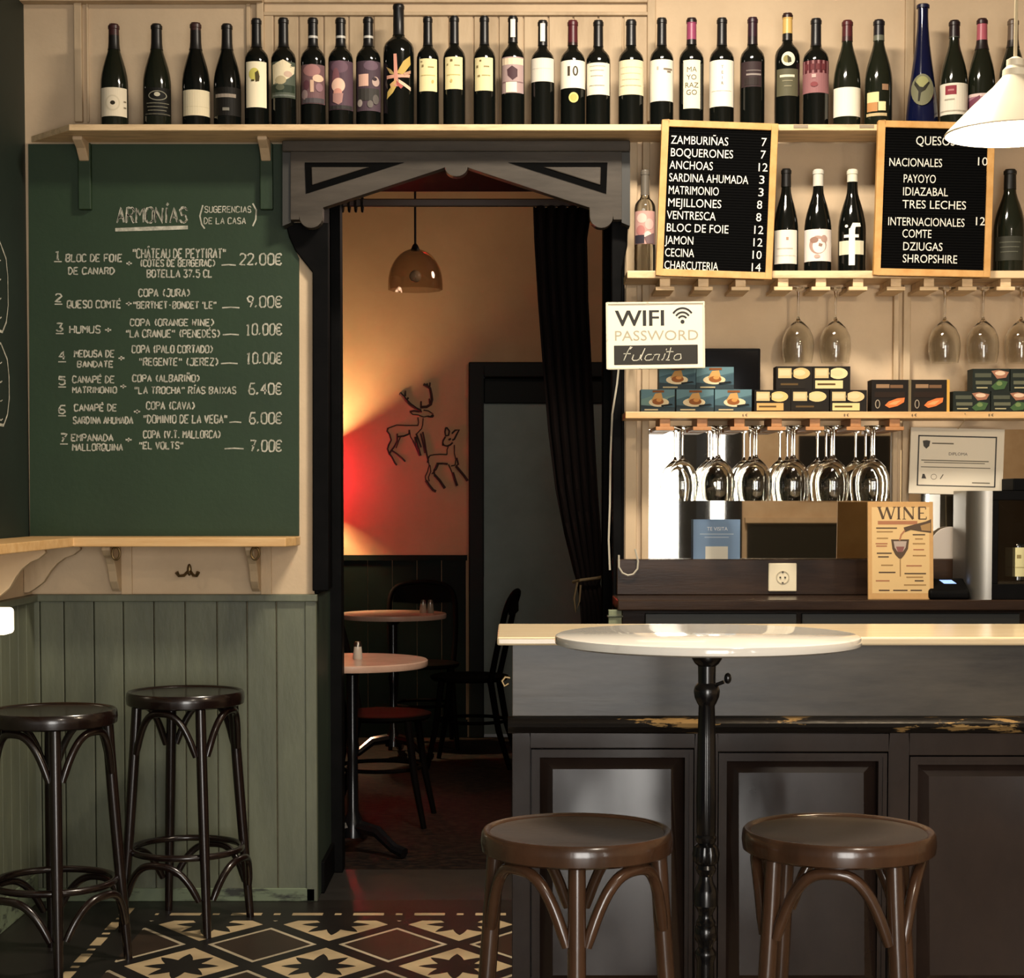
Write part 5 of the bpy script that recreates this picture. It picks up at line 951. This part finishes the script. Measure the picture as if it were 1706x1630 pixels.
# ------------------------------------------------------------------ back room
amber = bpy.data.materials.new('amber_glass'); amber.use_nodes = True; nt = amber.node_tree; nt.nodes.clear()
o_ = nt.nodes.new('ShaderNodeOutputMaterial'); mx = nt.nodes.new('ShaderNodeMixShader'); td = nt.nodes.new('ShaderNodeBsdfTransparent'); df = nt.nodes.new('ShaderNodeBsdfGlossy'); fz = nt.nodes.new('ShaderNodeLayerWeight'); fm2 = nt.nodes.new('ShaderNodeMath'); fm2.operation = 'MULTIPLY'; fm2.inputs[1].default_value = .4
td.inputs[0].default_value = (.82, .77, .73, 1); df.inputs[0].default_value = (.9, .8, .7, 1); df.inputs['Roughness'].default_value = .03; fz.inputs[0].default_value = .3; nt.links.new(fz.outputs['Facing'], fm2.inputs[0])
nt.links.new(fm2.outputs[0], mx.inputs[0]); nt.links.new(td.outputs[0], mx.inputs[1]); nt.links.new(df.outputs[0], mx.inputs[2]); nt.links.new(mx.outputs[0], o_.inputs[0])
DG = 8.3; pg = at(692, 486, DG); s = DG / FPX
ph = thing('glass_pendant', 'amber glass dome pendant hanging in the back room doorway view', 'pendant lamp', (pg.x, DG, pg.z))
Rg = 45 * s; Hg = 70 * s
pts = []
for i in range(15):
    a = math.radians(-12 + i * 102 / 14); pts.append((max(.012, Rg * math.cos(a)), Rg * 1.25 * math.sin(a) + .04))
inn = [(max(.010, r - .003), z - .001) for r, z in reversed(pts)]
m = MB(); m.lathe(pts + inn, amber, n=48, flute=lambda z, a: .035 * math.cos(12 * a) * max(0, 1 - z / .04)); m.build('glass_dome', ph)
zt_d = pts[-1][1]
MB().lathe([(1e-5, zt_d + .03), (.012, zt_d + .016), (.02, zt_d - .002), (.02, zt_d - .01), (1e-5, zt_d - .012)], iron, n=20).build('metal_cap', ph)
MB().tube([(0, 0, zt_d + .014), (0, 0, Z(311, DF) - pg.z)], .006, iron, 6).build('cord', ph)
MB().sphere((0, 0, .07), .028, M('frosted_bulb', 'cbb596', .3)).build('bulb', ph)
# red drum sconce whose light spills past the left edge of the doorway
ps = at(500, 797, DF - .2)
sc_ = thing('wall_sconce', 'red drum shade wall lamp in the back room, hidden by the left doorpost', 'wall lamp', (ps.x, DF - .2, ps.z))
redsh = bpy.data.materials.new('red_lamp_fabric'); redsh.use_nodes = True; nt = redsh.node_tree; nt.nodes.clear()
o_ = nt.nodes.new('ShaderNodeOutputMaterial'); mx = nt.nodes.new('ShaderNodeMixShader'); td = nt.nodes.new('ShaderNodeBsdfTranslucent'); df = nt.nodes.new('ShaderNodeBsdfDiffuse')
td.inputs[0].default_value = (.44, .02, .09, 1); df.inputs[0].default_value = (.5, .02, .03, 1); mx.inputs[0].default_value = .5
nt.links.new(df.outputs[0], mx.inputs[1]); nt.links.new(td.outputs[0], mx.inputs[2]); nt.links.new(mx.outputs[0], o_.inputs[0])
rs_, hs_ = .118, .113
MB().lathe([(rs_, -hs_), (rs_, hs_)], redsh, n=48).build('drum_shade', sc_, solid=False)
m = MB(); m.tube([(0, .2, -.02), (0, .10, -.05), (0, .0, -.05), (0, 0, -.03)], .006, iron, 8); m.tube([(0, .193, -.02), (0, .2, -.02)], .04, iron, 16)
for k in range(3): m.tube([(0, 0, -.05), (rs_ * math.cos(k * 2.094), rs_ * math.sin(k * 2.094), -.05)], .002, iron, 6)
m.build('arm', sc_)
MB().sphere((0, 0, -.012), .017, M('glowing_filament_bulb', 'fff0d0', .5, emit='ffdf9f', es=8.)).build('bulb', sc_)
point('wall_sconce_light', (ps.x, DF - .2, ps.z + .0), 120, (1, .74, .40), .03)
# wire deer on the far wall
def deer(name, label, paths):
    m = MB(); D = DF - .006
    for w_, pts in paths: m.tube([at(630 + x * .135, 620 + y * .135, D) for x, y in pts], w_, M('dark_brown_wire', '2b1a12', .7), 6)
    return tag(m.build(name), label, 'wall decoration', 'deer drawings on the back room wall')
w1, w2, w3 = .0036, .0056, .0088
deer('wire_stag', 'antlered stag line drawing on the ochre back wall', [
    (w1, [(490, 660), (360, 660), (230, 655), (130, 690), (112, 720)]), (w2, [(120, 690), (110, 730), (140, 770), (160, 840), (130, 900), (115, 950), (140, 1020)]),
    (w2, [(140, 1010), (175, 1060), (205, 1120), (230, 1150)]), (w2, [(235, 760), (235, 850), (200, 920), (160, 970), (140, 1010)]), (w2, [(170, 970), (230, 1010), (290, 1060), (335, 1105)]), (w1, [(275, 800), (250, 860), (220, 940)]),
    (w2, [(240, 800), (320, 790), (380, 765), (385, 715)]), (w1, [(385, 720), (400, 800), (430, 850)]), (w3, [(460, 800), (480, 900), (500, 960), (520, 1035)]), (w2, [(430, 850), (470, 930), (510, 1030)]), (w2, [(470, 760), (500, 840), (530, 930)]),
    (w2, [(550, 740), (575, 860), (590, 960), (605, 1040), (620, 1100)]), (w2, [(525, 760), (555, 880), (580, 1000)]), (w1, [(555, 570), (550, 650), (535, 700), (480, 760)]), (w1, [(490, 560), (500, 620), (490, 665)]),
    (w2, [(390, 490), (440, 480), (500, 490), (540, 490)]), (w1, [(390, 490), (430, 525), (490, 530), (560, 555), (610, 545)]), (w1, [(560, 470), (620, 480), (680, 520)]), (w3, [(655, 555), (680, 535)]), (w2, [(610, 545), (650, 555), (685, 530)]),
    (w3, [(530, 480), (470, 450), (400, 400), (350, 350), (310, 300), (280, 270)]), (w2, [(310, 300), (260, 270)]), (w2, [(335, 300), (335, 230)]), (w2, [(290, 280), (275, 250)]), (w2, [(350, 350), (375, 315)]),
    (w3, [(520, 435), (600, 430), (650, 400), (665, 340), (655, 270), (640, 200), (610, 180), (560, 150)]), (w2, [(610, 190), (605, 140)]), (w2, [(635, 190), (640, 130)]), (w2, [(530, 435), (530, 360)]), (w2, [(640, 400), (630, 330)])])
deer('wire_doe', 'smaller doe line drawing beside the back room door', [
    (w1, [(850, 1020), (760, 1015), (690, 1020), (640, 1030), (615, 1080), (630, 1150), (610, 1230), (580, 1290)]), (w2, [(620, 1040), (610, 1120)]), (w1, [(580, 1290), (590, 1350)]), (w3, [(590, 1340), (630, 1400), (680, 1460), (715, 1475)]), (w1, [(640, 1150), (650, 1230), (620, 1300), (630, 1350)]),
    (w2, [(720, 1130), (800, 1130), (860, 1135)]), (w2, [(725, 1140), (690, 1215), (695, 1270)]), (w3, [(695, 1270), (760, 1340), (800, 1400), (825, 1435)]), (w1, [(745, 1140), (720, 1200), (660, 1260)]), (w2, [(690, 1220), (690, 1260)]),
    (w1, [(870, 1140), (900, 1210), (930, 1300)]), (w3, [(920, 1240), (945, 1320), (975, 1405)]), (w1, [(940, 900), (940, 1000), (960, 1080), (950, 1150)]), (w2, [(970, 1060), (990, 1140), (960, 1160)]), (w3, [(960, 1160), (1010, 1220), (1060, 1280), (1105, 1345)]), (w1, [(900, 1160), (950, 1150)]),
    (w1, [(870, 910), (850, 960), (850, 1020)]), (w2, [(830, 800), (800, 850), (795, 900), (850, 915), (890, 900), (920, 870)]), (w3, [(880, 820), (890, 840)]), (w2, [(830, 690), (850, 690), (880, 730), (870, 780), (835, 790), (825, 740), (835, 690)]), (w2, [(910, 760), (950, 720), (1000, 715), (970, 770), (940, 830), (915, 840)]), (w2, [(795, 870), (810, 905)])])
# cafe tables
pinkmarble = M('pinkish_marble', 'c7a48f', .25, col2='b28d78', scale=4.)
def cafe_table(label, u, v, D, R, group='cafe tables in the back room'):
    p = at(u, v, D); t = thing('cafe_table', label, 'table', (p.x, D, 0), 0, group); z = p.z
    MB().lathe([(1e-5, z - .026), (R - .003, z - .026), (R, z - .02), (R, z - .004), (R - .004, z), (1e-5, z)], pinkmarble, n=64).build('marble_top', t)
    MB().lathe([(1e-5, z - .0265), (.05, z - .0265), (.05, z - .036), (.024, z - .06), (.02, z - .3), (.026, z - .34), (.02, z - .38), (.022, .16), (.04, .12), (.045, .06), (1e-5, .06)], iron, n=24).build('iron_column', t)
    m = MB()
    for k in range(3):
        a = -.6 + k * 2 * PI / 3; m.tube([(.02 * math.cos(a), .02 * math.sin(a), .1), (.12 * math.cos(a), .12 * math.sin(a), .09), (.2 * math.cos(a), .2 * math.sin(a), .035), (.25 * math.cos(a), .25 * math.sin(a), .022)], [.028, .024, .02, .022], iron, 8)
    m.build('tripod_foot', t); return z
zn = cafe_table('nearer pinkish marble cafe table half hidden by the left doorpost', 587, 1099, 6.87, .29)
zf = cafe_table('farther pinkish marble cafe table against the dark dado', 655, 1022, 9.4, .28)
def shaker(label, u, v, D, z, col):
    t = thing('salt_shaker', label, 'shaker', (at(u, v, D).x, D, z)); g = M('shaker_glass_' + col, col, .1)
    MB().lathe([(1e-5, 0), (.017, 0), (.019, .004), (.015, .05), (1e-5, .05)], g, n=20).build('glass_jar', t)
    MB().lathe([(.0155, .05), (.0155, .056), (.011, .068), (1e-5, .07)], M('tin_cap', '8f8a80', .3, 1.), n=20).build('cap', t)
shaker('small pale shaker on the nearer cafe table', 596, 1085, 6.87, zn, 'b5a898')
shaker('small pale shaker on the farther cafe table, left of two', 705, 1015, 9.42, zf, '9c8a74'); shaker('small pale shaker on the farther cafe table, right of two', 717, 1015, 9.42, zf, '8a7a66')
# bentwood cafe chairs
chairwood = M('black_brown_bentwood', '0a0706', .6, spec=.02)
def curve(P, n=6):
    P = [Vector(p) for p in P]; out = []
    for i in range(len(P) - 1):
        a, b_, c, d = P[max(i - 1, 0)], P[i], P[i + 1], P[min(i + 2, len(P) - 1)]
        for k in range(n):
            t = k / n; out.append(.5 * ((2 * b_) + (c - a) * t + (2 * a - 5 * b_ + 4 * c - d) * t * t + (3 * b_ - a - 3 * c + d) * t ** 3))
    return out + [P[-1]]
def chair(label, loc, rot):
    """faces local -y"""
    t = thing('cafe_chair', label, 'chair', loc, rot, 'dark cafe chairs in the back room'); h = .46
    MB().lathe([(1e-5, h - .02), (.19, h - .025), (.2, h - .015), (.2, h - .003), (.19, h), (.16, h - .004), (1e-5, h - .008)], chairwood, n=40).build('seat', t)
    for x in (-.15, .15):
        MB().tube([(x, -.12, h - .02), (x * 1.1, -.15, .2), (x * 1.22, -.19, 0)], [.017, .015, .012], chairwood, 9).build('leg', t)
        MB().tube([(x, .13, h - .02), (x * 1.05, .17, .2), (x * 1.1, .23, 0)], [.017, .016, .013], chairwood, 9).build('leg', t)
    MB().tube(curve([(-.17, .13, h - .03), (-.185, .17, .62), (-.18, .21, .8), (-.13, .235, .87), (0, .245, .89), (.13, .235, .87), (.18, .21, .8), (.185, .17, .62), (.17, .13, h - .03)]), .015, chairwood, 10).build('back_hoop', t)
    MB().prism_y([(-.165, .78), (0, .77), (.165, .78), (.15, .865), (0, .88), (-.15, .865)], .222, .234, chairwood).build('backrest', t, smooth=False)
    MB().tube([(.165 * math.cos(2 * PI * i / 28), .02 + .175 * math.sin(2 * PI * i / 28), .23) for i in range(28)], .009, chairwood, 7, closed=True).build('stretcher_ring', t)
chair('dark bentwood chair at the right of the farther cafe table, seen from the side', floor_at(782, 1115, 9.15), math.radians(-97))
chair('dark bentwood chair tucked behind the nearer cafe table', floor_at(640, 1190, 7.55), math.radians(86))
chair('dark bentwood chair against the dado behind the farther cafe table', floor_at(705, 1110, 9.85), math.radians(4))
